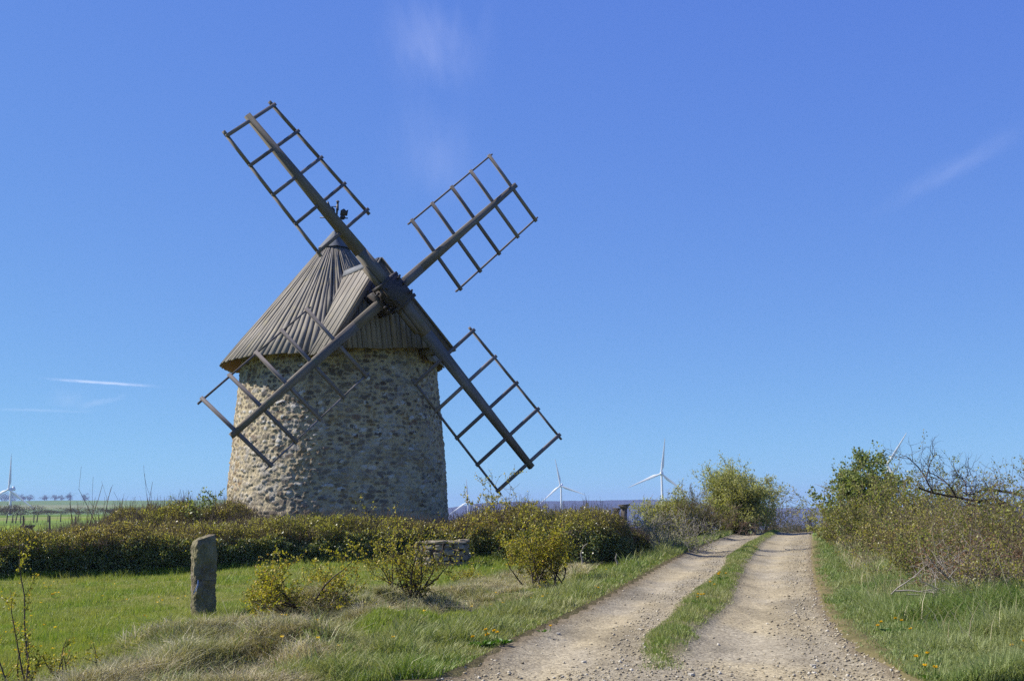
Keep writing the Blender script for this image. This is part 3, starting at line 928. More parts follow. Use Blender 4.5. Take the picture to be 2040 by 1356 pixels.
def plate(poly, th_=0.022):
    poly = np.asarray(poly, float)
    m = len(poly); c_ = poly.mean(0)
    f_ = [V0 + vx * x + vz * z - vd * th_ / 2 for x, z in poly] + [V0 + vx * c_[0] + vz * c_[1] - vd * th_ / 2]
    k_ = [p + vd * th_ for p in f_]
    tri = [(i, (i + 1) % m, m) for i in range(m)] + [(m + 1 + (i + 1) % m, m + 1 + i, 2 * m + 1) for i in range(m)]
    b.raw(f_ + k_, [(i, m + 1 + i, m + 1 + (i + 1) % m, (i + 1) % m) for i in range(m)], tri)


plate([(-0.42, 0.0), (0.36, -0.02), (0.36, 0.01), (-0.42, 0.03)])
plate([(-0.26, 0.20), (-0.02, 0.19), (0.0, 0.25), (-0.06, 0.31), (-0.22, 0.30), (-0.28, 0.28)])
plate([(-0.22, 0.27), (-0.27, 0.36), (-0.22, 0.44), (-0.20, 0.50), (-0.17, 0.44), (-0.12, 0.30)])
plate([(-0.30, 0.33), (-0.27, 0.40), (-0.21, 0.43), (-0.22, 0.36)])
for lx in (-0.25, -0.19, -0.07, -0.02):
    plate([(lx - 0.015, 0.02), (lx + 0.012, 0.02), (lx + 0.022, 0.22), (lx - 0.022, 0.22)])
plate([(0.03, 0.03), (0.07, 0.03), (0.085, 0.22), (0.105, 0.22), (0.10, 0.40), (0.04, 0.40), (0.03, 0.24)])
plate([(0.045, 0.40), (0.10, 0.40), (0.105, 0.46), (0.13, 0.47), (0.09, 0.505), (0.05, 0.50), (0.02, 0.47), (0.045, 0.46)])
plate([(-0.16, 0.325), (0.05, 0.31), (0.05, 0.335), (-0.16, 0.338)])
plate([(0.14, 0.08), (0.34, 0.06), (0.37, 0.24), (0.32, 0.20), (0.25, 0.27), (0.16, 0.22)])
plate([(0.215 + 0.075 * math.cos(a), 0.02 + 0.075 * math.sin(a)) for a in np.linspace(0, 2 * PI, 12, endpoint=False)])
b.build("weathervane", M['iron'], mill, MO)

# ------------------------------------------------------------------ plants: growing helper
def grow(rng, base, dirs, length, r0, levels, nsteps=6, wander=0.25, up=0.08, kids=3, kscale=0.6, spread=0.9, tmin=0.25):
    """Branch skeleton: list of (a, b, ra, rb, level); the last level carries the leaves."""
    out = []
    stack = [(np.asarray(base, float), unit(np.asarray(d, float)), length * (0.8 + 0.4 * rng.random()), r0, 0) for d in dirs]
    while stack:
        p, d, L, r, lev = stack.pop()
        st = L / nsteps
        ra = r
        kid_at = sorted(tmin + (1 - tmin) * rng.random(kids + (lev == 0))) if lev < levels else []
        ki = 0
        for k in range(nsteps):
            d = unit(d + rng.normal(size=3) * wander + np.array([0, 0, up]))
            q = p + d * st
            rb_ = r * (1 - (k + 1) / nsteps * 0.75)
            out.append((p, q, ra, rb_, lev))
            while ki < len(kid_at) and kid_at[ki] <= (k + 1) / nsteps:
                side_ = unit(np.cross(d, rng.normal(size=3)))
                nd = unit(d * (1 - spread * 0.45) + side_ * spread)
                stack.append((p + (q - p) * rng.random(), nd, L * kscale * (0.6 + 0.7 * rng.random()), max(rb_ * 0.7, 0.0022), lev + 1))
                ki += 1
            p, ra = q, rb_
    return out


def seg_arrays(sk, lev=None):
    s_ = [x for x in sk if lev is None or x[4] >= lev]
    return (np.array([x[0] for x in s_]), np.array([x[1] for x in s_]), np.array([x[2] for x in s_]), np.array([x[3] for x in s_]))


def shoot_leaves(mb, sk, rng, n, l, w, lev, off=0.02, out=0.8, droop=0.0, sizevar=0.5):
    a, b_, ra, rb_ = seg_arrays(sk, lev)
    if not len(a): return
    i = rng.integers(0, len(a), n)
    t_ = rng.random(n)[:, None]
    p = a[i] * (1 - t_) + b_[i] * t_ + rng.normal(size=(n, 3)) * off
    d = unit(b_[i] - a[i]) * (1 - out * 0.5) + unit(rng.normal(size=(n, 3))) * out
    k_ = 1 - sizevar * rng.random(n)
    mb.leaves(p, d, l * k_, w * k_, rng, droop=droop)


def shrub(name, label, cat, group, base, stems, height, r0, levels, leaf_n, leaf_l, leaf_w, lmat, bmat, seed, lean=(0, 0), fan=0.7, leaf_lev=1, off=0.02,
          wander=0.25, up=0.08, kids=3, kscale=0.6, spread=0.9, nsteps=6, tmin=0.2, basew=0.1, trunkname="stems", leafname="foliage", thin=1.0):
    rng = np.random.default_rng(seed)
    base = np.asarray(base, float)
    root = empty(name, base)
    tag(root, label, cat, group)
    sk = []
    for k in range(stems):
        a = 2 * PI * k / stems + rng.random()
        f_ = fan * (0.25 + 0.75 * rng.random())
        d = np.array([math.cos(a) * f_ + lean[0], math.sin(a) * f_ + lean[1], 1.0])
        p = base + np.array([rng.normal() * basew, rng.normal() * basew, -0.05])
        sk += grow(rng, p, [d], height * (0.75 + 0.4 * rng.random()), r0, levels, nsteps, wander, up, kids, kscale, spread, tmin)
    fl_ = 0.00011 * base[1]
    mb = MB(); a, b_, ra, rb_ = seg_arrays(sk); mb.segs(a, b_, np.maximum(ra * thin, fl_), np.maximum(rb_ * thin, fl_), 4)
    mb.build(trunkname, bmat, root, base)
    if leaf_n:
        mb = MB(); shoot_leaves(mb, sk, rng, leaf_n, leaf_l, leaf_w, leaf_lev, off)
        mb.build(leafname, lmat, root, base)
    return root


def Pz(px, py, Y, sink=0.0):
    """Ground point under a picture position at distance Y."""
    w = at(px, py, Y); return np.array([w[0], w[1], float(gz(w[0], w[1])) - sink])


def hit(px, py, y0=7.0):
    """Where the line of sight through a picture position first meets the turf."""
    d = ray(px, py)
    Y = np.arange(y0, 45, 0.02)
    p = EYE[None] + d[None] * (Y / d[1])[:, None]
    g = gz(p[:, 0], p[:, 1])
    k = int(np.argmax(p[:, 2] <= g))
    return np.array([p[k, 0], p[k, 1], g[k]])


# ------------------------------------------------------------------ hedge
def hedge(name, label, path, height, depth, n_leaf, n_top, n_twig, seed, leafmat, topmat, split=0.5, leaf=0.045, rag=0.16, twig_h=0.28, inset=0.18, pw=0.72):
    """path: (x, y, height factor) of the centre line."""
    rng = np.random.default_rng(seed)
    path = np.asarray(path, float)
    seg = np.linalg.norm(np.diff(path[:, :2], axis=0), axis=1); cum = np.concatenate([[0], np.cumsum(seg)])
    L = cum[-1]
    def frame(u):
        x = np.interp(u, cum, path[:, 0]); y = np.interp(u, cum, path[:, 1]); h = np.interp(u, cum, path[:, 2]) * height
        e = 0.3
        dx = np.interp(np.minimum(u + e, L), cum, path[:, 0]) - np.interp(np.maximum(u - e, 0), cum, path[:, 0])
        dy = np.interp(np.minimum(u + e, L), cum, path[:, 1]) - np.interp(np.maximum(u - e, 0), cum, path[:, 1])
        l = np.hypot(dx, dy) + 1e-9
        return x, y, h, -dy / l, dx / l                        # normal pointing away from the viewer when the path runs rightwards
    def shell(u, a):
        """a 0..PI from the front foot over the top to the back foot."""
        x, y, h, nxv, nyv = frame(u)
        n_ = fbm(u * 0.9 + seed, a * 1.2) - 0.5; n2 = fbm(u * 3.2 + seed, a * 4 + 7) - 0.5
        dd = depth * (1 + 0.5 * n_ + 0.5 * n2); hh = h * (1 + rag * 1.6 * n_ + rag * 1.5 * n2)
        ca = -np.cos(a); sa = np.sin(a)
        ox = np.sign(ca) * np.abs(ca) ** pw * dd / 2; oz = np.abs(sa) ** pw * hh
        en = np.clip(np.minimum(u, L - u) / 0.6, 0.0, 1); en = np.sqrt(1 - (1 - en) ** 2) * 0.92 + 0.08
        ox = ox * en; oz = oz * (0.25 + 0.75 * en)
        px_, py_ = x + nxv * ox, y + nyv * ox
        return np.stack([px_, py_, gz(px_, py_) + oz], -1), np.stack([nxv * ca, nyv * ca, sa * 0.9], -1), oz / np.maximum(hh, .01)
    root = empty(name, (path[0, 0], path[0, 1], float(gz(path[0, 0], path[0, 1]))))
    o = np.array(root.location)
    tag(root, label, "hedge")
    # solid dark core, added inside the foliage to block light
    mb = MB()
    nu = int(L / 0.25) + 2
    U, A = np.meshgrid(np.linspace(0.08, L - 0.08, nu), np.linspace(0.02, PI - 0.02, 12), indexing='ij')
    p, nn, _ = shell(U, A); p = p - nn * (inset + .06); p[..., 2] -= 0.08
    ii = np.arange(U.size).reshape(U.shape)
    mb.raw(p.reshape(-1, 3), np.stack([ii[:-1, :-1], ii[1:, :-1], ii[1:, 1:], ii[:-1, 1:]], -1).reshape(-1, 4), rq=0.0)
    for e_ in (0, -1):
        r_ = p[e_]; c_ = r_.mean(0)
        mb.raw(np.concatenate([r_, c_[None]]), t=[(k, k + 1, len(r_)) for k in range(len(r_) - 1)], rt=0.0)
    u = rng.random(n_twig) * L; a = PI * (0.15 + 0.7 * rng.random(n_twig))
    p, nn, fz = shell(u, a)
    d = unit(nn * 0.5 + rng.normal(size=p.shape) * 0.35 + [0, 0, 0.7])
    ln_ = twig_h * (0.3 + 0.9 * rng.random(n_twig) ** 2)
    mb.segs(p - d * 0.12, p + d * ln_[:, None], 0.0038, 0.0018, 3)
    mb.build("branches", M['twig'], root, o)  # twigs plus the added light-blocking core
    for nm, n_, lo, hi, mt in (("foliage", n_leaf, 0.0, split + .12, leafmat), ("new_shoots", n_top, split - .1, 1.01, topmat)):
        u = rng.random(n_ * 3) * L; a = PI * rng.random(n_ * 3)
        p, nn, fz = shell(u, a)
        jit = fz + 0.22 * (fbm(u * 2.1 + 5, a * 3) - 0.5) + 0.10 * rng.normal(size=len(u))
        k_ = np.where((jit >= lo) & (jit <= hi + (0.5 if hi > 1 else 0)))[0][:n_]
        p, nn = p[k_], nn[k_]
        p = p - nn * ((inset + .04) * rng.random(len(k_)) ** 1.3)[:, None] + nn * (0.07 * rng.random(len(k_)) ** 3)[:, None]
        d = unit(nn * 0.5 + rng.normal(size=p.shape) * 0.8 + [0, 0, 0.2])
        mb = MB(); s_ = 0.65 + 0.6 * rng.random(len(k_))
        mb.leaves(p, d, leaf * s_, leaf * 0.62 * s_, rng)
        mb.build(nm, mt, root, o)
    return root


def xy(px, py, Y): return tuple(at(px, py, Y)[:2])


hp = [(*xy(-330, 1150, 24.9), .92), (*xy(0, 1150, 25.2), .86), (*xy(120, 1150, 25.4), .95), (*xy(380, 1130, 26.0), 1.03), (*xy(700, 1115, 26.9), .84),
      (*xy(860, 1110, 27.4), .84), (*xy(960, 1110, 27.0), .95), (*xy(1060, 1110, 26.4), 1.05), (*xy(1150, 1120, 25.8), 1.12), (*xy(1262, 1120, 25.7), 1.1)]
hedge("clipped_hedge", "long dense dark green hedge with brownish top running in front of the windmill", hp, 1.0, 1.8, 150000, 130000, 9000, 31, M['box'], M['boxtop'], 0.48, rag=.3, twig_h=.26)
hp2 = [(*xy(60, 1050, 27.2), .35), (*xy(150, 1030, 27.4), .72), (*xy(250, 1020, 27.7), .92), (*xy(350, 1012, 27.9), 1.05), (*xy(430, 1010, 28.1), 1.05), (*xy(500, 1020, 28.2), .85), (*xy(560, 1030, 28.3), .7)]
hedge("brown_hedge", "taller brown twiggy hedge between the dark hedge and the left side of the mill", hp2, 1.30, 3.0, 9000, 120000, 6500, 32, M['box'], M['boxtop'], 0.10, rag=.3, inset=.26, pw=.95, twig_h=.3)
hp = [(*xy(865, 1030, 28.3), .55), (*xy(905, 1015, 28.2), .95), (*xy(960, 1012, 28.0), 1.05), (*xy(1010, 1015, 27.6), 1.0), (*xy(1060, 1030, 27.6), .75), (*xy(1120, 1015, 27.4), .95), (*xy(1180, 1005, 27.4), 1.1), (*xy(1240, 1015, 27.6), 1.0), (*xy(1290, 1030, 27.8), .75)]
hedge("wild_hedge", "ragged yellow green overgrown hedge right of the mill in front of the blue hills", hp, 0.80, 1.0, 8000, 60000, 5500, 33, M['bramble'], M['boxtop'], 0.3, rag=.45, twig_h=.3)

# sprawling shoots standing over the hedges
shrub("bare_shrub", "bunch of bare straight shoots rising above the hedge left of the mill", "shrub", None, Pz(215, 1030, 27.4), 26, 1.7, 0.016, 1, 0, 0, 0, None, M['twig'], 41,
      fan=0.62, wander=0.05, up=0.06, kids=1, kscale=0.35, spread=0.5, basew=0.42, trunkname="shoots")
shrub("sapling", "small leafy sapling sticking out of the hedge just left of the mill", "sapling", None, Pz(413, 1010, 27.0), 5, 1.75, 0.012, 1, 700, 0.075, 0.05, M['dark_leaf'], M['twig'], 42,
      fan=0.22, wander=0.08, kids=7, kscale=0.22, spread=0.9, basew=0.1, leaf_lev=1, tmin=0.6, leafname="leaves")
shrub("bare_sapling", "thin bare branching sapling above the hedge in front of the blue hills", "sapling", None, Pz(1115, 1020, 27.0), 7, 1.2, 0.012, 2, 0, 0, 0, None, M['twig'], 43, fan=0.9, wander=0.16, kids=3, kscale=0.4, basew=0.5, trunkname="branches")
shrub("arching_bush", "bush with arching yellow green twigs above the hedge right of the mill", "bush", None, Pz(985, 1040, 26.6), 9, 1.45, 0.014, 2, 2600, 0.06, 0.036, M['gorse'], M['thorn'], 44,
      fan=0.8, wander=0.2, kids=4, kscale=0.45, basew=0.5)

# thorn bushes in the grass
shrub("thorn_bush", "low crooked thorn bush with yellow leaves on the grassy hump right of the stone post", "bush", "yellow thorn bushes in the grass", hit(590, 1212), 8, 0.64, 0.013, 2, 5600, 0.034, 0.024, M['gorse'], M['thorn'], 51,
      lean=(-0.35, 0), fan=1.9, wander=0.28, up=0.09, kids=6, kscale=0.5, spread=1.0, basew=0.06, leaf_lev=1, off=0.012)
shrub("thorn_bush", "upright spreading thorn bush with yellow leaves in front of the stone well", "bush", "yellow thorn bushes in the grass", hit(812, 1195), 10, 0.86, 0.014, 2, 4200, 0.034, 0.023, M['gorse'], M['thorn'], 52,
      fan=0.95, wander=0.2, up=0.09, kids=7, kscale=0.42, spread=0.9, basew=0.16, leaf_lev=1, off=0.014, tmin=0.08)
shrub("thorn_bush", "dense leafy yellow green thorn bush right of the stone well beside the track", "bush", "yellow thorn bushes in the grass", hit(1085, 1168), 12, 0.84, 0.014, 2, 7000, 0.042, 0.028, M['gorse'], M['thorn'], 53,
      lean=(-0.12, 0), fan=0.9, wander=0.22, up=0.08, kids=6, kscale=0.5, spread=0.85, basew=0.2, leaf_lev=1, off=0.02)
shrub("thorn_bush", "tiny yellow leaved bush in the grass just below the stone well", "bush", "yellow thorn bushes in the grass", hit(925, 1160), 8, 0.30, 0.007, 1, 700, 0.035, 0.024, M['gorse'], M['thorn'], 54, fan=0.9, kids=4, basew=0.12, leaf_lev=0, off=0.02)
shrub("thorn_bush", "sparse thorn bush with a long bare side branch between the two bigger thorn bushes", "bush", "yellow thorn bushes in the grass", hit(665, 1204), 5, 0.40, 0.006, 2, 900, 0.028, 0.020, M['gorse'], M['thorn'], 59, lean=(0.35, 0), fan=1.3, wander=0.25, kids=4, kscale=0.5, basew=0.06, off=0.012)
shrub("thorn_sprig", "tall thin thorny sprig with small yellow leaves at the bottom left corner", "sprig", "thorny sprigs at the bottom left", Pz(58, 1395, 8.6), 2, 0.98, 0.009, 1, 700, 0.024, 0.017, M['gorse'], M['thorn'], 56, lean=(-.24, 0), fan=0.12, wander=0.13, up=0.1, kids=9, kscale=0.14, spread=1.0, basew=0.03, leaf_lev=0, off=0.014, tmin=0.05)
shrub("thorn_sprig", "shorter leaning thorny sprig at the very left edge of the grass", "sprig", "thorny sprigs at the bottom left", Pz(30, 1420, 8.4), 2, 0.62, 0.009, 1, 300, 0.024, 0.017, M['gorse'], M['thorn'], 57, lean=(-.25, 0), fan=0.2, wander=0.08, up=0.06, kids=8, kscale=0.16, spread=1.0, basew=0.03, leaf_lev=0, off=0.012, tmin=0.05)
shrub("thorn_sprig", "low bushy thorn sprigs along the bottom edge left of the dry grass", "sprig", "thorny sprigs at the bottom left", Pz(150, 1390, 8.8), 8, 0.36, 0.008, 1, 1100, 0.026, 0.018, M['gorse'], M['thorn'], 58, fan=0.7, wander=0.14, up=0.1, kids=6, kscale=0.25, spread=1.0, basew=0.14, leaf_lev=0, off=0.012, tmin=0.05)

# right-hand hedgerow
G = "bushes of the wild hedgerow right of the track"
shrub("leafy_bush", "small pale leafy bush at the far end of the hedgerow where the track disappears", "bush", G, Pz(1680, 1060, 37), 12, 0.85, 0.012, 2, 9000, 0.07, 0.038, M['willow'], M['bark'], 61, fan=0.40, kids=4, basew=0.35)
shrub("leafy_tree", "young green leafed tree standing highest in the hedgerow right of the track", "tree", None, Pz(1735, 1085, 28), 11, 1.85, 0.028, 2, 15000, 0.085, 0.055, M['dark_leaf'], M['bark'], 163, fan=0.30, kids=7, kscale=0.36, spread=0.75, basew=0.25, off=0.05, wander=0.14, tmin=0.15, trunkname="trunk", leafname="crown")
shrub("bramble_bush", "brown and green bramble thicket under the leafy young tree", "bush", G, Pz(1715, 1078, 30), 26, 0.70, 0.010, 2, 12000, 0.06, 0.038, M['bramble'], M['twig'], 63, fan=0.7, kids=4, basew=0.45, off=0.04)
shrub("bramble_bush", "broad twiggy bramble bush with bare upper branches right of the young tree", "bush", G, Pz(1815, 1105, 23), 48, 1.35, 0.010, 2, 20000, 0.05, 0.034, M['bramble'], M['twig'], 64, fan=0.5, kids=5, kscale=0.42, basew=0.45, off=0.03, wander=0.2)
shrub("bramble_bush", "wide tangled bramble bush below the long bare crooked branch", "bush", G, Pz(1885, 1122, 19), 64, 0.95, 0.008, 2, 15000, 0.044, 0.030, M['boxtop'], M['twig'], 65, fan=0.95, kids=5, kscale=0.5, basew=0.6, off=0.03, wander=0.22)
shrub("bramble_bush", "grey twiggy bush with few leaves near the right edge of the picture", "bush", G, Pz(1968, 1140, 16.5), 52, 0.80, 0.007, 2, 8500, 0.038, 0.026, M['boxtop'], M['twig'], 66, fan=0.9, kids=5, kscale=0.5, basew=0.5, off=0.03, wander=0.2)
shrub("bramble_bush", "tall thin stemmed bush with orange tinted leaves at the right edge", "bush", G, Pz(2055, 1165, 14), 34, 1.15, 0.008, 2, 10000, 0.034, 0.022, M['bramble'], M['twig'], 67, fan=0.7, kids=5, kscale=0.42, basew=0.42, off=0.025, wander=0.15)
shrub("hawthorn_bush", "bare twiggy hawthorn with tiny leaves rising behind the bramble bushes right of the young tree", "bush", G, Pz(1860, 1110, 20.5), 18, 0.95, 0.014, 2, 2600, 0.04, 0.026, M['bramble'], M['twig'], 75, fan=0.4, kids=7, kscale=0.38, basew=0.3, off=0.02, wander=0.15, spread=1.0, trunkname="branches")
shrub("hawthorn_bush", "bare twiggy hawthorn standing behind the dead branch near the right edge", "bush", G, Pz(1975, 1130, 18), 14, 0.95, 0.012, 2, 1800, 0.036, 0.024, M['gorse'], M['twig'], 76, fan=0.4, kids=7, kscale=0.38, basew=0.3, off=0.02, wander=0.15, spread=1.0, trunkname="branches")
shrub("bracken_clump", "rusty brown heap of dead bracken beside the cut branches on the right", "bracken", "dead bracken clumps on the right bank", hit(1935, 1200), 30, 0.58, 0.006, 2, 5200, 0.04, 0.014, M['rust'], M['dead'], 68, fan=1.3, kids=4, basew=0.26, off=0.03, up=-0.02)
shrub("bracken_clump", "second brown bracken clump at the right edge under the orange tinted bush", "bracken", "dead bracken clumps on the right bank", Pz(2025, 1180, 12.6), 26, 0.62, 0.006, 2, 3800, 0.04, 0.014, M['rust'], M['twig'], 69, fan=1.1, kids=4, basew=0.3, off=0.03)

shrub("bramble_bush", "thin upright brown stems with few leaves in front of the brambles at the right edge", "bush", G, hit(2030, 1225), 20, 0.95, 0.007, 2, 2600, 0.032, 0.022, M['boxtop'], M['twig'], 77, fan=0.45, kids=5, kscale=0.38, basew=0.22, off=0.02, wander=0.13)
shrub("bramble_bush", "low sprawling green bramble in the grass left of the cut branches", "bush", G, hit(1850, 1165), 22, 0.62, 0.007, 2, 5200, 0.038, 0.026, M['bramble'], M['twig'], 78, fan=1.0, kids=5, kscale=0.45, basew=0.3, off=0.02)
# long bare branch lying over the thicket
rng = np.random.default_rng(71)
root = empty("dead_branch", at(2045, 1010, 15)); o = np.array(root.location)
tag(root, "long crooked bare branch reaching left over the brambles at the right edge", "branch")
mb = MB()
for pts, r0_, r1_ in (([(2075, 1075), (2040, 1040), (2000, 1002), (1982, 994), (1950, 999), (1905, 990), (1860, 982), (1832, 972)], 0.034, 0.010),
                      ([(2060, 992), (2010, 980), (1985, 977), (1955, 976), (1940, 984), (1925, 985)], 0.020, 0.006),
                      ([(2000, 1003), (1975, 1005), (1945, 1008), (1920, 998)], 0.016, 0.006),
                      ([(1925, 985), (1924, 962), (1918, 953), (1900, 947)], 0.008, 0.004), ([(1918, 953), (1935, 945)], 0.004, 0.003),
                      ([(2040, 1100), (2020, 1060), (2010, 1020), (1995, 1004)], 0.03, 0.02), ([(2075, 1110), (2030, 1085), (1990, 1062), (1975, 1058)], 0.03, 0.01),
                      ([(1860, 982), (1845, 955), (1830, 930), (1805, 908)], 0.011, 0.004), ([(1845, 955), (1852, 925), (1862, 905)], 0.007, 0.003),
                      ([(1905, 990), (1890, 965), (1868, 948), (1850, 940)], 0.010, 0.004)):
    pp = np.array([at(x, y, 15 + 0.35 * math.sin(x * .13 + y * .07)) for x, y in pts])
    mb.path(pp, np.linspace(r0_, r1_, len(pp)), 6, 0.4)
    for k in range(len(pp) - 1):
        for _ in range(4):
            p0 = pp[k] + (pp[k + 1] - pp[k]) * rng.random()
            sk = grow(rng, p0, [rng.normal(size=3) * 0.6 + [-.3, 0, 0.6]], 0.28, 0.0045, 1, 4, 0.25, 0.02, 3, 0.5)
            a, b_, ra, rb_ = seg_arrays(sk); mb.segs(a, b_, ra, rb_, 3)
mb.build("limb", M['thorn'], root, o)

# cut branches
def branch_pile(name, label, c, n, L, seed, mat, flat=0.25):
    rng = np.random.default_rng(seed)
    root = empty(name, c); tag(root, label, "branches")
    mb = MB()
    for k in range(n):
        d = np.array([rng.normal(), rng.normal() * 0.5, abs(rng.normal()) * flat])
        p = np.asarray(c) + [rng.normal() * L * .3, rng.normal() * L * .25, 0.02 + 0.05 * rng.random()]
        sk = grow(rng, p - unit(d) * L * .4, [d], L * (0.5 + rng.random() * .6), 0.0085, 1, 5, 0.18, -0.01, 2, 0.45)
        a, b_, ra, rb_ = seg_arrays(sk); mb.segs(a, b_, ra, rb_, 4)
    mb.build("sticks", mat, root, np.asarray(c, float))
    return root


branch_pile("branch_pile", "heap of pale cut branches lying in the grass below the rusty bracken", hit(1910, 1222) + np.array([0, 0, 0.20]), 34, 0.62, 72, M['dead'], 0.45)
branch_pile("bramble_tangle", "pale dry tangle of dead brambles at the right end of the hedge", Pz(1300, 1085, 28.6), 70, 1.1, 73, M['dead'], 0.7)
shrub("bramble_bush", "grey dry bramble bush at the right end of the long hedge", "bush", None, Pz(1310, 1072, 29.5), 46, 0.80, 0.009, 2, 5200, 0.05, 0.028, M['bramble'], M['dead'], 74, fan=0.95, kids=4, basew=0.55, off=0.03)
root = empty("dead_stump", Pz(1215, 1150, 24.2)); o = np.array(root.location)
tag(root, "gnarled bleached stump with bent branch in the dark gap at the hedge end", "stump")
mb = MB()
for pts in ([(-.55, .1, -.05), (-.53, .1, .16), (-.56, .1, .30), (-.50, .1, .44), (-.42, .1, .50)], [(0.10, 0, -.02), (.16, .05, .10), (.27, .05, .08), (.36, 0, .12), (.46, 0, .22)], [(.16, 0, .10), (.12, 0, .2), (.15, 0, .3)]):
    mb.path(np.array(pts) + o, np.linspace(0.024, 0.008, len(pts)), 6, 0.3)
mb.build("wood", M['dead'], root, o)

# trees and shrubs beyond
shrub("willow_tree", "rounded pale green willow standing left of the track near its crest", "tree", None, Pz(1462, 1055, 45.5), 24, 1.75, 0.03, 2, 50000, 0.12, 0.042, M['willow'], M['bark'], 81, fan=1.15, kids=8, kscale=0.40, spread=0.8, basew=0.35, off=0.09, wander=0.12, tmin=0.12, trunkname="trunk", leafname="crown", lean=(-.05, 0))
shrub("sallow_bush", "brownish green sallow bush left of the willow in front of a wind turbine", "bush", None, Pz(1345, 1048, 42), 18, 0.95, 0.02, 2, 26000, 0.09, 0.04, M['willow'], M['twig'], 82, fan=0.75, kids=5, basew=0.35, off=0.06)
shrub("broom_bush", "dark olive broom bush with yellow tips at the foot of the willow", "bush", None, Pz(1378, 1062, 39.5), 46, 1.1, 0.010, 1, 13000, 0.10, 0.016, M['broom'], M['twig'], 83, fan=0.75, kids=6, kscale=0.5, spread=0.45, basew=0.3, off=0.03, leaf_lev=0)
shrub("scrub_bush", "brown scrubby bush filling the foot of the willow on its right", "bush", None, Pz(1505, 1052, 48), 30, 1.0, 0.014, 2, 7000, 0.06, 0.03, M['bramble'], M['twig'], 84, fan=0.9, kids=4, basew=0.55)
shrub("scrub_bush", "reddish brown dry scrub between the broom and the willow", "bush", None, Pz(1425, 1055, 44.5), 30, 0.85, 0.012, 2, 2600, 0.05, 0.02, M['rust'], M['twig'], 85, fan=0.8, kids=4, basew=0.55)
for i, (px, Y, hgt_, n_, lab) in enumerate(((1545, 78, 1.15, 22, "dark low bush beyond the crest of the track next to the willow"), (1582, 84, 1.1, 26, "dark low bush beyond the crest in the middle of the track's end"), (1622, 74, 1.15, 22, "dark low bush beyond the crest at the right end of the track"))):
    shrub("far_bush", lab, "bush", "low bushes beyond the crest", Pz(px, 1040, Y), n_, hgt_, 0.02, 2, 6000, 0.10, 0.05, M['fargreen'], M['twig'], 86 + i, fan=0.8, kids=4, basew=0.9, off=0.08)
shrub("far_tree", "small bare tree beyond the crest of the track against the blue hills", "tree", None, Pz(1566, 1040, 120), 7, 2.7, 0.04, 2, 2200, 0.14, 0.07, M['farleaf'], M['bark'], 90, fan=0.4, kids=6, basew=0.15, off=0.15, trunkname="trunk", leafname="crown")

# ------------------------------------------------------------------ far trees, hedgerows, fence on the left
def puff_tree(name, label, px, ybase, Y, h, w, seed, mat, group, n=1500, leaf=None, trunk=True, cat="tree", lowcut=0.0):
    rng = np.random.default_rng(seed)
    b0 = at(px, ybase, Y); b0 = np.array([b0[0], b0[1], float(gz(b0[0], b0[1]))])
    root = empty(name, b0); tag(root, label, cat, group)
    mb = MB()
    sk = []
    for k in range(6):
        a = k * 1.05 + rng.random()
        sk += grow(rng, b0 + [0, 0, -h * .02], [[math.cos(a) * .55 * w / h, math.sin(a) * .55 * w / h, 1]], h * 0.8, h * 0.022, 2, 5, 0.16, 0.06, 4, 0.5)
    a, b_, ra, rb_ = seg_arrays(sk); mb.segs(a, b_, ra, rb_, 4)
    mb.build("trunk", M['bark'], root, b0)
    leaf = leaf or h * 0.06
    mb = MB()
    c = rng.normal(size=(14, 3)) * [w * .26, w * .26, h * .17] + [0, 0, h * (0.60 if trunk else 0.45)]
    i = rng.integers(0, 14, n)
    p = c[i] + rng.normal(size=(n, 3)) * [w * .11, w * .11, h * .09]
    p[:, 2] = np.clip(p[:, 2], h * lowcut, h * 1.02)
    mb.leaves(b0 + p, rng.normal(size=(n, 3)), leaf * (0.5 + rng.random(n)), leaf * .6, rng)
    mb.build("crown", mat, root, b0)
    return root


GT = "bare trees on the distant ridge"
for k, (px, w, h, lab, mt) in enumerate(((6, 24, 20, "grey bare tree on the far ridge at the left picture edge", 'farleaf'), (26, 30, 20, "broad grey bare tree on the far ridge behind the leftmost wind turbine", 'farleaf'),
                                     (44, 16, 15, "bare tree on the far ridge under the turbine's right blade", 'farleaf'), (58, 16, 15, "small round bare tree right beside the turbine's blade tip on the ridge", 'farleaf'),
                                     (90, 18, 15, "lone round bare tree with open sky on both sides on the far ridge", 'farleaf'), (108, 14, 13, "first of the touching pair of bare trees on the far ridge", 'farleaf'),
                                     (122, 14, 13, "second of the touching pair of bare trees on the far ridge", 'farleaf'), (137, 12, 17, "dark narrow evergreen tree on the far ridge", 'fargreen'), (170, 18, 15, "brownish tree on the far ridge behind the bare hedge shoots", 'farleaf'))):
    puff_tree("ridge_tree", lab, px, 997, 2440, h, w, 200 + k, M[mt], GT, 900)
GH = "hedgerow bushes in the far fields on the left"
for k, (px, Y, w, h, lab) in enumerate(((10, 430, 9, 4.2, "dark field bush at the left edge below the ridge"), (38, 420, 12, 4.6, "big brown field bush below the leftmost turbine"), (75, 425, 9, 3.0, "low grey field bush right of the big brown one"),
                                    (100, 425, 9, 2.6, "second low grey bush along the field hedge"), (128, 425, 9, 2.8, "field bush seen just left of the bare hedge shoots"), (156, 425, 9, 2.6, "field bush seen behind the bare hedge shoots"),
                                    (190, 425, 9, 2.7, "field bush showing between the bare shoots"), (226, 425, 9, 2.8, "field bush just right of the bare shoots"), (262, 425, 8, 3.2, "round dark field bush farthest to the right along the field hedge"))):
    puff_tree("field_bush", lab, px, 1028, Y, h, w, 230 + k, M['farleaf'], GH, 1500, h * .09, False, "bush")

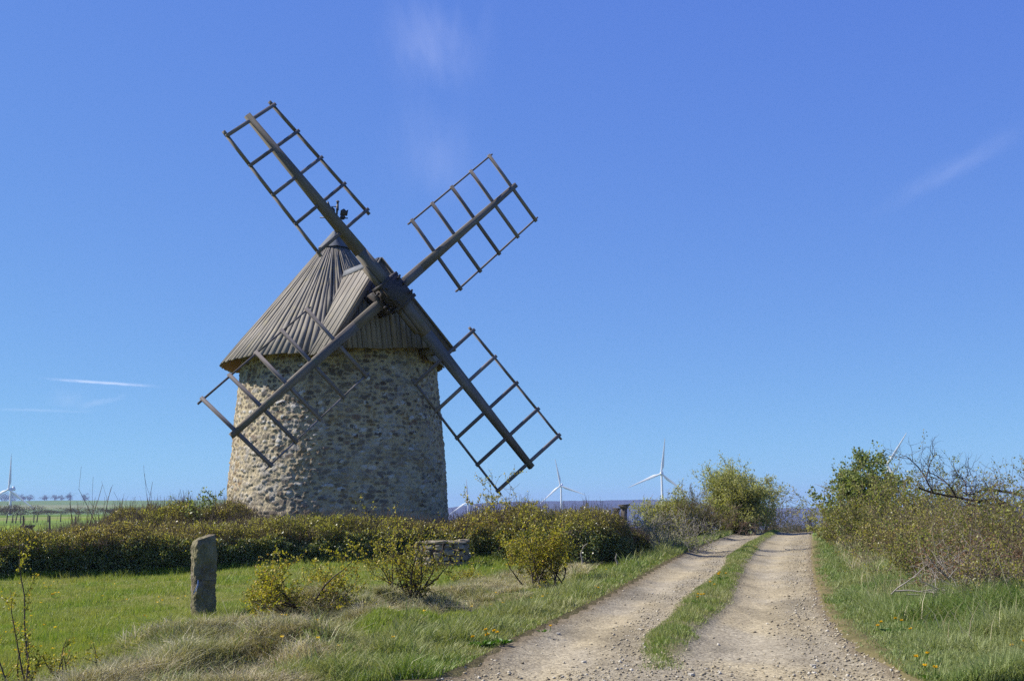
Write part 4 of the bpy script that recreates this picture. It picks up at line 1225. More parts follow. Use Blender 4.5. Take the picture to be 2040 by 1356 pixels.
# wooden field fence
root = empty("field_fence", Pz(98, 1055, 80)); o = np.array(root.location)
tag(root, "wire fence of rough wooden posts across the left field behind the hedge", "fence")
frow = [Pz(px, 1056, Y) for px, Y in ((-40, 70), (46, 76), (98, 80), (150, 84), (215, 88))]
rng = np.random.default_rng(91)
tops = []
for k, p in enumerate(frow):
    mb = MB(); h = 0.85 + 0.12 * rng.random(); tp = p + [0.05 * rng.normal(), 0, h]
    mb.path([p - [0, 0, .2], p + [0.01, 0, h * .5], tp], [0.07, 0.065, 0.055], 7, 0.5); tops.append(tp)
    mb.build("post", M['fencewood'], root, o)
mb = MB()
for f_ in (0.45, 0.8):
    for a, b_ in zip(range(len(frow) - 1), range(1, len(frow))):
        mb.path([frow[a] * (1 - f_) + tops[a] * f_, frow[b_] * (1 - f_) + tops[b_] * f_], 0.006, 4)
mb.build("wire", M['iron'], root, o)
root = empty("field_fence", Pz(40, 1043, 150)); o = np.array(root.location)
tag(root, "second farther line of thin fence posts in the left field", "fence")
frow = [Pz(px, 1043, Y) for px, Y in ((-10, 146), (12, 150), (24, 152), (30, 148), (41, 146), (67, 152), (73, 156), (95, 158), (120, 160))]
tops = []
for k, p in enumerate(frow):
    mb = MB(); h = 0.95 + 0.2 * rng.random(); tp = p + [0.12 * rng.normal(), 0, h]
    mb.path([p - [0, 0, .2], tp], [0.08, 0.06], 6, 0.5); tops.append(tp)
    mb.build("post", M['fencewood'], root, o)
mb = MB()
for a, b_ in zip(range(len(frow) - 1), range(1, len(frow))):
    mb.path([frow[a] * .25 + tops[a] * .75, frow[b_] * .25 + tops[b_] * .75], 0.008, 4)
mb.build("wire", M['iron'], root, o)


# ------------------------------------------------------------------ flat-topped pedestals
def pedestal(name, label, px, ytop, Y, wtop, tilt):
    tp = at(px, ytop, Y)
    zg = float(gz(tp[0], tp[1])); h = tp[2] - zg
    o = np.array([tp[0], tp[1], zg]); root = empty(name, o); tag(root, label, "pedestal", "flat topped pedestals beyond the hedge")
    mb = MB(); mb.beam(o - [0, 0, .1], o + [0, 0, h - .05], wtop * .40, wtop * .40, np.array([0, 1.0, 0]), wtop * .52, wtop * .5)
    mb.beam(o + [0, 0, h - .12], o + [0, 0, h - .03], wtop * .6, wtop * .6, np.array([0, 1.0, 0]), wtop * .85, wtop * .8)
    mb.build("column", M['fencewood'], root, o)
    mb = MB(); mb.beam(o + [-wtop * .52, 0, h - .01 - tilt], o + [wtop * .52, 0, h - .01 + tilt], wtop * .8, .045, np.array([0, 0, 1.0])); mb.build("top_slab", M['fencewood'], root, o)


pedestal("pedestal", "dark flat topped pedestal poking above the ragged hedge in front of the blue hills", 1243, 1005, 40, 0.36, 0.01)
pedestal("pedestal", "lower pedestal just left of the taller one above the ragged hedge", 1229, 1012, 41, 0.24, -0.01)
pedestal("pedestal", "flat topped stone pedestal behind the left end of the long hedge", 56, 1046, 40, 0.36, 0.0)

# ------------------------------------------------------------------ stone post
PB = hit(405, 1234); root = empty("stone_post", PB); o = PB; root.scale = [float(PB[1] / 15.5)] * 3
tag(root, "weathered granite gatepost with slanted mossy top standing alone in the lawn", "stone post")
wz_ = np.linspace(-0.1, 1.02, 90); wa = np.linspace(0, 2 * PI, 80, endpoint=False)
WA, WZ = np.meshgrid(wa, wz_)
yaw = math.radians(28)
sq = 1.0 / (np.abs(np.cos(WA - yaw)) ** 5 + np.abs(np.sin(WA - yaw)) ** 5) ** (1 / 5)
rr = 0.142 * sq * (1 + 0.05 * np.sin(WZ * 4 + 1) - 0.06 * sstep(0.7, 0.3, WZ)) + 0.030 * (fbm(WA * 2.2 + 4, WZ * 5) - 0.5) * 2 + 0.022 * (fbm(WA * 8, WZ * 22) - 0.5) * 2
rr = rr * (1 - 0.10 * sstep(0.93, 1.02, WZ))
px_ = rr * np.cos(WA) - 0.02 * (WZ / 1.0); py_ = rr * np.sin(WA)
pz_ = WZ + (WZ > 0.9) * (WZ - 0.9) / 0.12 * (0.30 * px_ + 0.10 * py_)
ii = np.arange(WA.size).reshape(WA.shape); rl = np.roll(ii, -1, 1)
mb = MB(); pts = np.stack([px_, py_, pz_], -1).reshape(-1, 3) + o
mb.raw(pts, np.stack([ii[:-1], rl[:-1], rl[1:], ii[1:]], -1).reshape(-1, 4))
ring = pts.reshape(len(wz_), len(wa), 3)[-1]; cc = ring.mean(0) + [0, 0, 0.02]
mid_ = ring * .55 + cc * .45 + np.stack([0 * wa, 0 * wa, 0.016 * np.sin(wa * 5)], -1)
mb.raw(np.concatenate([ring, mid_, cc[None]]), [(k, (k + 1) % 80, 80 + (k + 1) % 80, 80 + k) for k in range(80)], [(80 + k, 80 + (k + 1) % 80, 160) for k in range(80)])
mb.build("shaft", M['post'], root, o, smooth=True)
mb = MB(); th_ = np.linspace(0, 2 * PI, 40)
sqr = 1.0 / (np.abs(np.cos(th_ - yaw)) ** 5 + np.abs(np.sin(th_ - yaw)) ** 5) ** (1 / 5)
mb.path(np.stack([0.152 * sqr * np.cos(th_) - .01, 0.152 * sqr * np.sin(th_), 0.50 + 0.012 * np.sin(th_ * 2)], -1) + o, 0.002, 5)
mb.build("wire", M['iron'], root, o)
mb = MB(); mb.path(np.array([(-.03, -.185, .50), (-.035, -.19, .44), (-.06, -.185, .38), (-.085, -.18, .33)]) + o, 0.0035, 5)
mb.path(np.array([(-.03, -.185, .50), (-.02, -.19, .45), (-.05, -.19, .36)]) + o, 0.003, 5); mb.build("twine", M['twine'], root, o)

# ------------------------------------------------------------------ low round stone well
WB = hit(882, 1126); root = empty("stone_well", WB); o = WB
tag(root, "low round rubble stone well head with flat rim slabs in front of the hedge", "well")
rng = np.random.default_rng(95)


def block(mb, c, sx, sy, sz, yawv, seed, n=6, amp=0.12):
    """Rounded irregular stone."""
    r = np.random.default_rng(seed)
    u = np.linspace(-1, 1, n)
    V = []; Q = []; cnt = 0
    for ax in range(3):
        for sg in (-1, 1):
            A_, B_ = np.meshgrid(u, u, indexing='ij')
            P = np.zeros((n, n, 3)); P[..., ax] = sg; P[..., (ax + 1) % 3] = A_; P[..., (ax + 2) % 3] = B_
            V.append(P.reshape(-1, 3)); ix = np.arange(n * n).reshape(n, n) + cnt; cnt += n * n
            f = np.stack([ix[:-1, :-1], ix[1:, :-1], ix[1:, 1:], ix[:-1, 1:]], -1).reshape(-1, 4)
            Q.append(f if sg > 0 else f[:, ::-1])
    V = np.concatenate(V)
    V = V / (np.sum(np.abs(V) ** 6, -1, keepdims=True) ** (1 / 6))
    s_ = r.random() * 50
    V = V * (1 + amp * (fbm(V[:, 0] * 1.3 + s_, V[:, 1] * 1.3, V[:, 2] * 1.3 + s_) - 0.5) * 2)[:, None]
    V = V * np.array([sx, sy, sz]) / 2
    cy_, sy_ = math.cos(yawv), math.sin(yawv)
    V = np.stack([V[:, 0] * cy_ - V[:, 1] * sy_, V[:, 0] * sy_ + V[:, 1] * cy_, V[:, 2]], -1) + np.asarray(c)
    mb.raw(V, np.concatenate(Q), rq=r.random())


mb = MB(); sd_ = 300
for row in range(4):
    k = 0.0
    while k < 2 * PI - 0.12:
        wv = 0.24 + 0.28 * rng.random(); hh = 0.115
        a = k + wv / 2
        rr_ = 0.42 + 0.03 * rng.normal()
        block(mb, o + [rr_ * math.cos(a), rr_ * math.sin(a), 0.03 + row * 0.115 + .012 * rng.normal()], 0.20 + .05 * rng.random(), 0.43 * wv * (0.86 + .16 * rng.random()), hh * (0.80 + .28 * rng.random()), a + .12 * rng.normal(), sd_, 8, 0.30); sd_ += 1
        k += wv
mb.build("wall", M['rock'], root, o, smooth=True)
mb = MB()
for k in range(6):
    a = k * PI / 3 + 0.25
    block(mb, o + [0.42 * math.cos(a), 0.42 * math.sin(a), 0.46 + .014 * rng.normal()], 0.22 + .06 * rng.random(), 0.38 + .08 * rng.random(), 0.05 + .03 * rng.random(), a + .1 * rng.normal(), sd_, 8, 0.28); sd_ += 1
mb.build("rim", M['rock'], root, o, smooth=True)
for px, py, Y, s_, lab in ((1862, 1122, 18.0, .28, "pale boulder half hidden under the wide bramble bush"), (1882, 1119, 17.9, .20, "smaller pale boulder right beside the bigger boulder under the brambles"), (1912, 1116, 17.6, .18, "grey boulder at the edge of the brambles right of the pale ones")):
    c = Pz(px, py, Y); root = tag(None or empty("boulder", c), lab, "boulder", "boulders under the brambles")
    mb = MB(); block(mb, c + [0, 0, s_ * .2], s_ * 1.5, s_, s_ * .8, rng.random(), sd_, 10, .2); sd_ += 1
    mb.build("stone", M['rock'], root, c, smooth=True)

# ------------------------------------------------------------------ wind turbines
BL = 45.0


def blade_mesh():
    mb = MB()
    st = np.array([0, .03, .08, .14, .2, .3, .45, .6, .75, .9, .97, 1.0]); chd = np.array([1.9, 1.9, 2.2, 3.2, 3.7, 3.3, 2.6, 2.0, 1.5, 1.0, .6, .15]); thk = np.array([1.9, 1.9, 1.7, 1.3, 1.0, .75, .55, .4, .28, .18, .1, .04]); tw = np.radians(np.array([0, 0, 12, 16, 14, 11, 8, 5, 3, 1, 0, 0]))
    na = 14
    V = []
    for s_, c_, t_, w_ in zip(st, chd, thk, tw):
        a = np.arange(na) * 2 * PI / na
        x = np.cos(a) * c_ / 2 + (0.18 * c_ if s_ > .1 else 0); y = np.sin(a) * t_ / 2
        V.append(np.stack([x * math.cos(w_) - y * math.sin(w_), x * math.sin(w_) + y * math.cos(w_) - 1.5 * s_ ** 2, 0 * x + 1.2 + s_ * (BL - 1.2)], -1))
    V = np.concatenate(V); m = len(st)
    mb.raw(V, [(r * na + k, r * na + (k + 1) % na, (r + 1) * na + (k + 1) % na, (r + 1) * na + k) for r in range(m - 1) for k in range(na)])
    mb.raw(V[-na:], t=[(0, k, k + 1) for k in range(1, na - 1)])
    return mb


def turbine_proto():
    root = empty("wind_turbine", (0, 0, 0)); z = np.zeros(3)
    mb = MB(); hz_ = np.linspace(0, 78.5, 12)
    mb.path(np.stack([0 * hz_, 0 * hz_, hz_], -1), np.linspace(2.2, 1.25, 12), 20, .5); tw_ = mb.build("tower", M['white'], root, z, smooth=True)
    mb = MB(); mb.beam((0, -3.2, 80), (0, 7.0, 80), 3.6, 3.6, np.array([0, 0, 1.0]), 3.0, 3.2); mb.beam((0, -3.9, 80), (0, -3.2, 80), 2.6, 2.6, np.array([0, 0, 1.0]), 3.6, 3.6)
    mb.beam((0, 4.0, 82.6), (0, 6.5, 82.6), 2.2, 1.8, np.array([0, 0, 1.0])); mb.path([(.7, 6.2, 83), (.7, 6.2, 85.6)], .12, 5); mb.path([(-.7, 5.4, 83), (-.7, 5.4, 84.8)], .12, 5)
    mb.build("nacelle", M['white'], root, z)
    mb = MB(); yy = np.array([-3.6, -4.6, -5.6, -6.3, -6.7]); mb.path(np.stack([0 * yy, yy, 0 * yy + 80], -1), [1.7, 1.75, 1.5, 0.95, 0.1], 18, .5); mb.build("rotor_hub", M['white'], root, z, smooth=True)
    bl = blade_mesh().build("blade", M['white'], root, z, smooth=True)
    return root, bl


TU_ = []
proto, bl0 = turbine_proto()
GTB = "white wind turbines on the plateau"
tb = [(17, 974, 70, 3, 12, "wind turbine at the left picture edge in front of the ridge trees"), (472, 993, 50, -35, 24, "wind turbine almost hidden behind the mill tower, only a blade tip shows"),
      (931, 1000, 47, -2, 16, "smallest distant wind turbine just right of the mill tower"), (1116, 967, 55, -10, 18, "distant wind turbine right of the lower right sail"),
      (1317, 943, 71.5, 8, 14, "nearest wind turbine, left of the willow tree"), (1768, 924, 73, 33, 20, "wind turbine behind the young tree, one blade pointing up right"), (1675, 982, 54, -69, 14, "wind turbine behind the far hedgerow end, one blade pointing left")]
for k, (px, py, bpx, phase, yawd, lab) in enumerate(tb):
    Y = BL * FPX / bpx
    hb = at(px, py, Y)
    if k == 0: r_ = proto; bls = [bl0]
    else:
        r_ = proto.copy(); COL.objects.link(r_); bls = []
        for ch in proto.children:
            if ch.name.startswith("blade"): continue
            c_ = ch.copy(); COL.objects.link(c_); c_.parent = r_
    r_["label"] = lab; r_["category"] = "wind turbine"; r_["group"] = GTB
    yw = math.radians(-yawd)
    back = np.array([math.sin(-yw), math.cos(-yw), 0]) * 5.2
    r_.location = Vector([float(x) for x in (hb + np.array([0, 0, -80]) + back)])
    r_.rotation_euler = (0, 0, yw)
    while len(bls) < 3:
        c_ = bl0.copy(); COL.objects.link(c_); c_.parent = r_; bls.append(c_)
    for j, c_ in enumerate(bls):
        a = math.radians(phase + 120 * j)
        c_.location = (0, -5.0, 80); c_.rotation_euler = (0, a, 0)

# ------------------------------------------------------------------ grass
rng = np.random.default_rng(101)


def scatter(n, x0, x1, y0, y1, power=1.0):
    """Points thinning out with distance."""
    u = rng.random(n)
    if power == 1.0: y = y0 * (y1 / y0) ** u
    else:
        e = 1 - power; y = (y0 ** e + u * (y1 ** e - y0 ** e)) ** (1 / e)
    f = rng.random(n)
    return x0(y) + f * (x1(y) - x0(y)), y


def dryness(x, y):
    """1 on the humpy strip of withered grass between lawn and track."""
    cxs = np.interp(y, [7, 9.2, 10.6, 12, 13.7, 16, 20, 24, 27], [-2.5, -2.3, -2.15, -1.85, -1.65, -1.15, 0.0, 1.0, 1.8])
    wd = np.interp(y, [7, 9.2, 12, 14, 17, 22, 27], [1.0, 0.95, 0.95, 1.0, 0.9, .7, .5])
    t_ = np.abs(x - cxs) / wd + 1.5 * (fbm(x * 1.5 + 3, y * 1.5, o=3) - 0.5)
    return 1 - sstep(0.65, 1.1, t_)


def zone_z(x, y): return gz(x, y) - 0.01


left_lim = lambda y: -0.45 * y - 1.0
# short lawn
n = 300000
x, y = scatter(n, left_lim, lambda y: edge(E_L, y) - 0.02, 8.0, 28.5, 1.25)
dz_ = dryness(x, y)
k_ = rng.random(n) > dz_ * 0.88
x, y, dz_ = x[k_], y[k_], dz_[k_]
dl = edge(E_L, y) - x
tuft = fbm(x * 2.3, y * 2.3)
h = (0.035 + 0.05 * rng.random(len(x))) * (0.7 + 1.1 * sstep(0.45, 0.75, tuft)) * (1 + 0.9 * sstep(22, 26, y))
w = 0.0035 + 0.00042 * y
isv = (dl < 1.0 + 0.6 * (fbm(x * 1.5, y * 1.5) - .5)) | (dz_ > 0.3)
mb = MB(); q = ~isv
mb.blades(np.stack([x[q], y[q], zone_z(x[q], y[q])], -1), h[q], w[q], rng, 0.55, 1)
tag(mb.build("lawn_grass", M['lawn']), "short bright green grass of the lawn around the stone post", "grass", kind="stuff")
mb = MB()
hv_ = h[isv] * (1.35 + 0.8 * rng.random(isv.sum())) * (0.35 + 0.65 * sstep(0.0, 0.35, dl[isv]))
mb.blades(np.stack([x[isv], y[isv], zone_z(x[isv], y[isv])], -1), hv_, w[isv], rng, 0.7, 2)
# centre strip
n = 90000
xs, ys = scatter(n, lambda y: edge(S_L, y) - 0.12, lambda y: edge(S_R, y) + 0.12, 8.6, 50, 1.2)
s_ = strip_mid(xs, ys)
pt_ = fbm(xs * 2.2 + 11, ys * 1.6)
k_ = (s_ > -0.03 + 0.15 * rng.random(n) ** 2) & (rng.random(n) < 0.12 + sstep(.36, .6, pt_)) & (rng.random(n) < 0.25 + sstep(8.8, 10.5, ys)); xs, ys, s_ = xs[k_], ys[k_], s_[k_]
hs = (0.03 + 0.06 * rng.random(len(xs))) * (0.5 + 0.6 * sstep(0, .2, s_))
mb.blades(np.stack([xs, ys, track_z(xs, ys) - .008], -1), hs, 0.004 + 0.0004 * ys, rng, 0.6, 1)
# far verge left of the track
n = 60000
xs, ys = scatter(n, lambda y: edge(E_L, y) - 3.2, lambda y: edge(E_L, y) - 0.02, 26, 56, 1.1)
mb.blades(np.stack([xs, ys, zone_z(xs, ys)], -1), 0.10 + 0.12 * rng.random(n), 0.004 + 0.0004 * ys, rng, 0.6, 1)
tag(mb.build("verge_grass", M['verge']), "rough green grass along the track and on its middle strip", "grass", kind="stuff")
# ragged green fringe where the lawn meets the hedge and around the post foot
mb = MB()
n = 26000
t_ = rng.random(n) * len(hp); u_ = rng.random(n)
hedge_foot = [xy(-330, 1150, 24.2), xy(0, 1150, 24.5), xy(120, 1150, 24.7), xy(380, 1130, 25.2), xy(700, 1115, 26.1), xy(860, 1110, 26.6), xy(960, 1110, 26.2), xy(1060, 1110, 25.7), xy(1140, 1120, 25.1)]
hf = np.array(hedge_foot); cu_ = np.linspace(0, 1, len(hf))
fx = np.interp(u_, cu_, hf[:, 0]) + rng.normal(size=n) * .06; fy = np.interp(u_, cu_, hf[:, 1]) - 0.32 * rng.random(n) ** 1.5 + .05
keep = fbm(u_ * 30, u_ * 0 + 3) + .35 * rng.random(n) > .42
fx, fy = fx[keep], fy[keep]
mb.blades(np.stack([fx, fy, zone_z(fx, fy)], -1), 0.10 + 0.13 * rng.random(len(fx)), 0.013, rng, 0.5, 2)
a = rng.random(3600) * 2 * PI; r_ = 0.44 * np.sqrt(rng.random(3600))
fx = PB[0] - .07 + r_ * np.cos(a) * 1.2; fy = PB[1] - .42 + r_ * np.sin(a)
kk_ = np.hypot(fx - PB[0], fy - PB[1]) > .15; fx, fy = fx[kk_], fy[kk_]
mb.blades(np.stack([fx, fy, zone_z(fx, fy)], -1), 0.08 + 0.12 * rng.random(len(fx)), 0.008, rng, 0.7, 2)
tag(mb.build("fringe_grass", M['lawn']), "longer green grass left standing along the hedge foot and round the post", "grass", kind="stuff")

# tiny yellow flowers all over the lawn
mb = MB(); n = 240
x, y = scatter(n, left_lim, lambda y: edge(E_L, y) - 0.5, 9, 25, 1.2)
k_ = fbm(x * .7 + 9, y * .7) + .2 * rng.random(n) > .55; x, y = x[k_], y[k_]; n = len(x)
p = np.stack([x, y, gz(x, y) + 0.06 + .03 * rng.random(n)], -1)
for j in range(3): mb.leaves(p, np.stack([np.cos(j * 2.1 + x * 0), np.sin(j * 2.1 + 0 * x), .5 + 0 * x], -1), 0.022, 0.018, rng)
tag(mb.build("lawn_flowers", M['petal']), "tiny yellow flowers sprinkled over the lawn", "flowers", kind="stuff")

# withered grass on the humps
mb = MB()
n = 6600
x, y = scatter(n, lambda y: -4.6 + 0 * y, lambda y: edge(E_L, y) - 0.3, 7.6, 27, 1.3)
dz_ = dryness(x, y)
k_ = (rng.random(n) < dz_) & (fbm(x * 2.6 + 50, y * 2.6) > 0.37); x, y = x[k_], y[k_]
m_ = len(x); per = 90
big_ = np.repeat(0.45 + 0.75 * rng.random(m_) ** 1.5, per)
az_ = rng.random(m_ * per) * 2 * PI; ro_ = np.sqrt(rng.random(m_ * per)) * 0.10 * big_
tx = np.repeat(x, per) + ro_ * np.cos(az_); tyy = np.repeat(y, per) + ro_ * np.sin(az_)
flop = np.repeat(rng.random(m_) * 2 * PI, per)
bias = np.stack([np.cos(az_), np.sin(az_)], -1) * (0.4 + ro_ * 6)[:, None] + np.stack([np.cos(flop), np.sin(flop)], -1) * 0.25
tone = np.clip(np.repeat(rng.random(m_) ** 1.2, per) * 0.75 + 0.25 * rng.random(m_ * per), 0, 1)
mb.blades(np.stack([tx, tyy, zone_z(tx, tyy)], -1), (0.06 + 0.13 * rng.random(len(tx))) * big_, 0.0032 + 0.00026 * tyy, rng, 1.1, 2, r=tone, bias=bias)
n = 900                                                   # long bleached stems lying about
x, y = scatter(n, lambda y: -4.6 + 0 * y, lambda y: edge(E_L, y) - 0.4, 8, 24, 1.3)
k_ = rng.random(n) < dryness(x, y); x, y = x[k_], y[k_]; n = len(x)
p = np.stack([x, y, gz(x, y) + .03], -1); d = unit(np.stack([rng.normal(size=n), rng.normal(size=n), .15 + .5 * rng.random(n)], -1)); L_ = (0.12 + .25 * rng.random(n))[:, None]
mb.segs(p, p + d * L_ * .5, .0022, .002, 3, .8); mb.segs(p + d * L_ * .5, p + d * L_ - [0, 0, .03], .002, .0014, 3, .8)
tag(mb.build("dry_grass", M['straw']), "pale withered grass tufts on the humps between lawn and track", "grass", kind="stuff")

# right bank
mb = MB()
n = 260000
x, y = scatter(n, lambda y: edge(E_R, y) + 0.0, lambda y: edge(E_R, y) + 0.6 + 0.16 * y, 7.5, 50, 1.2)
dr_ = x - edge(E_R, y)
cl = fbm(x * 1.6, y * 1.6)
h = (0.05 + 0.10 * rng.random(n)) * (0.25 + 0.75 * sstep(0, 0.55, dr_)) * (0.7 + 1.3 * sstep(.4, .75, cl)) * (1 + 0.8 * sstep(0.5, 1.6, dr_))
k_ = rng.random(n) < 0.18 + 0.82 * sstep(-0.03, 0.3, dr_ + .25 * (cl - .5))
x, y, h, dr_ = x[k_], y[k_], h[k_], dr_[k_]
mb.blades(np.stack([x, y, zone_z(x, y)], -1), h, 0.0038 + 0.00036 * y, rng, 0.75, 2)
tag(mb.build("bank_grass", M['tallgrass']), "long blue green grass on the bank right of the track", "grass", kind="stuff")
mb = MB()
n = 26000
x, y = scatter(n, lambda y: edge(E_R, y) + 0.5, lambda y: edge(E_R, y) + 1.0 + 0.13 * y, 9, 48, 1.1)
cl = fbm(x * .9 + 31, y * .9)
k_ = rng.random(n) < sstep(.4, .62, cl) * sstep(11, 17, y) + .04
x, y = x[k_], y[k_]
mb.blades(np.stack([x, y, zone_z(x, y)], -1), 0.16 + 0.28 * rng.random(len(x)), 0.0035 + 0.00028 * y, rng, 0.6, 2)
n = 70
x, y = scatter(n, lambda y: edge(E_R, y) + 0.9, lambda y: edge(E_R, y) + 1.0 + 0.10 * y, 11, 24, 1.0)
p = np.stack([x, y, zone_z(x, y)], -1); d = unit(rng.normal(size=(n, 3)) * .25 + [0, 0, 1])
mb.segs(p, p + d * (0.35 + .5 * rng.random(n))[:, None], 0.005, 0.003, 4)
n = 2500
x, y = scatter(n, lambda y: edge(E_L, y) - 3.0, lambda y: edge(E_L, y) - 1.0, 30, 46, 1.0)
mb.blades(np.stack([x, y, zone_z(x, y)], -1), 0.2 + 0.35 * rng.random(n), 0.014, rng, 0.5, 2)
tag(mb.build("dry_grass", M['straw']), "dry straw stalks under the brambles right of the track", "grass", kind="stuff")

# ------------------------------------------------------------------ gravel
mb = MB()
n = 30000
x, y = scatter(n, lambda y: edge(E_L, y) - .02, lambda y: edge(E_R, y) + .10, 7.6, 44, 1.7)
s_ = strip_mid(x, y); ed = -road_mask(x, y)
fcl = fbm(x * 1.1 + 8, y * .5)
rutk = np.where(x > edge(S_R, y), sstep(.35, .9, (x - edge(S_R, y)) / (edge(E_R, y) - edge(S_R, y)) + .5 * (fcl - .5)), sstep(.35, .95, (x - edge(E_L, y)) / (edge(S_L, y) - edge(E_L, y)) + .5 * (fcl - .5)))
k_ = ((s_ < 0.0) | (y < 9.3)) & (rng.random(n) < (0.08 + 0.92 * np.maximum(rutk, sstep(9.6, 8.4, y))) * (1 - 0.75 * rut(x, y)))
x, y = x[k_], y[k_]; m_ = len(x)
sz = (0.003 + 0.013 * rng.random(m_) ** 5 + 0.00013 * y)
O6 = np.array([(1, 0, 0), (-1, 0, 0), (0, 1, 0), (0, -1, 0), (0, 0, 1), (0, 0, -1)], float)
T8 = np.array([(0, 2, 4), (2, 1, 4), (1, 3, 4), (3, 0, 4), (2, 0, 5), (1, 2, 5), (3, 1, 5), (0, 3, 5)])
V = O6[None] * (0.75 + .5 * rng.random((m_, 6, 1))) * sz[:, None, None] * np.array([1.25, 1.0, .6]) + rng.normal(size=(m_, 6, 3)) * sz[:, None, None] * .25
an = rng.random(m_) * 2 * PI; ca, sa = np.cos(an)[:, None], np.sin(an)[:, None]
V = np.stack([V[..., 0] * ca - V[..., 1] * sa, V[..., 0] * sa + V[..., 1] * ca, V[..., 2]], -1)
V = V + np.stack([x, y, track_z(x, y) + sz * .25], -1)[:, None]
mb.raw(V.reshape(-1, 3), t=(T8[None] + (np.arange(m_) * 6)[:, None, None]).reshape(-1, 3), rt=np.repeat(rng.random(m_), 8))
tag(mb.build("gravel", M['pebble']), "loose tan and grey gravel scattered over the wheel tracks", "gravel", kind="stuff")
for px, py, s_, lab in ((1377, 1344, .05, "biggest pale stone at the bottom edge of the right wheel track"), (1163, 1316, .045, "pale flat stone in the left wheel track near the bottom edge"), (1620, 1325, .05, "grey stone on the right wheel track near the grass bank"), (1112, 1263, .05, "flat grey stone at the left edge of the left wheel track")):
    d = ray(px, py); tt = (.05 - EYE[2]) / (d[2] - .0096 * d[1]); c = EYE + d * tt; c[2] = float(track_z(c[0:1], c[1:2])[0])
    root = tag(empty("loose_stone", c), lab, "stone", "loose stones on the track")
    mb = MB(); s_ *= .62; block(mb, c + [0, 0, s_ * .15], s_ * 1.4, s_, s_ * .6, rng.random() * 3, sd_, 8, .35); sd_ += 1
    mb.qr = [q * 0 + .97 for q in mb.qr]
    mb.build("stone", M['pebble'], root, c, smooth=True)


# ------------------------------------------------------------------ dandelions
def dandelion(px, py, nfl, size, lab, seed, onroad=False, nleaf=26):
    rng = np.random.default_rng(seed)
    d = ray(px, py)
    tt = 9.0
    for _ in range(30):                                   # where the line of sight meets the ground
        p = EYE + d * tt
        z = float(track_z(p[0:1], p[1:2])[0]) if onroad else float(gz(p[0], p[1]))
        tt += (p[2] - z) * 4.0
    c = np.array([p[0], p[1], z]); root = empty("dandelion", c); tag(root, lab, "dandelion", "yellow dandelions in the grass")
    mb = MB()
    a = rng.random(nleaf) * 2 * PI
    pp = c + np.stack([np.cos(a), np.sin(a), 0 * a], -1) * (rng.random(nleaf) * size * .5)[:, None]; pp[:, 2] = c[2]
    dd = np.stack([np.cos(a), np.sin(a), 0.5 + .7 * rng.random(nleaf)], -1)
    mb.leaves(pp, dd, size * (0.5 + .5 * rng.random(nleaf)), size * .22, rng, droop=.25); mb.build("leaves", M['weed'], root, c)
    for k in range(nfl):
        q0 = c + [rng.normal() * size * .45, rng.normal() * size * .3, 0]; tp = q0 + [rng.normal() * .015, rng.normal() * .015, size * (.55 + .5 * rng.random())]
        mb = MB(); mb.path([q0, (q0 + tp) / 2 + [.005, 0, 0], tp], 0.003, 5); st_ = mb.build("stalk", M['weed'], root, c)
        mb = MB(); m = 34; a = rng.random(m) * 2 * PI; el = rng.random(m) * 1.1
        dd = np.stack([np.cos(a) * np.cos(el), np.sin(a) * np.cos(el), np.sin(el) * .8 + .1], -1)
        mb.leaves(np.repeat(tp[None], m, 0), dd, 0.019 * (.8 + .4 * rng.random(m)), 0.007, rng); mb.build("flower", M['petal'], st_, c)


DL = [(960, 1288, 4, .13, "big dandelion clump with several flowers on the left verge near the bottom", 0, 60), (1000, 1282, 2, .11, "dandelion next to the big clump on the left verge", 0, 40),
      (1392, 1202, 4, .10, "dandelions on the middle strip, the clump nearer the camera", 1, 40), (1440, 1155, 5, .11, "dandelions on the middle strip, the farther clump", 1, 40), (1420, 1172, 2, .09, "small dandelion between the two clumps on the middle strip", 1, 24),
      (1782, 1262, 4, .12, "dandelion with four flowers in the grass right of the track", 0, 30), (1820, 1274, 1, .09, "single dandelion flower just right of the four flowered one", 0, 16), (1848, 1330, 2, .09, "dandelion in the bottom right grass", 0, 20),
      (2032, 1302, 3, .09, "dandelion at the right picture edge near the bottom", 0, 20), (1856, 1352, 2, .08, "dandelion cut by the bottom picture edge on the right", 0, 20), (1195, 1180, 2, .09, "dandelion on the left verge beside the dense thorn bush", 0, 18),
      (285, 1236, 2, .08, "dandelion on the open lawn left of the stone post", 0, 12), (110, 1190, 2, .08, "small dandelion far left on the lawn", 0, 10), (60, 1186, 1, .08, "tiny dandelion at the left end of the lawn", 0, 10), (1508, 1095, 2, .09, "farthest dandelion high on the middle strip", 1, 16), (1080, 1258, 1, .07, "tiny dandelion close to the left edge of the track", 0, 12)]
for k, (px, py, nf, s_, lab, onr, nl) in enumerate(DL):
    dandelion(px, py, nf, s_, lab, 400 + k, bool(onr), nl)

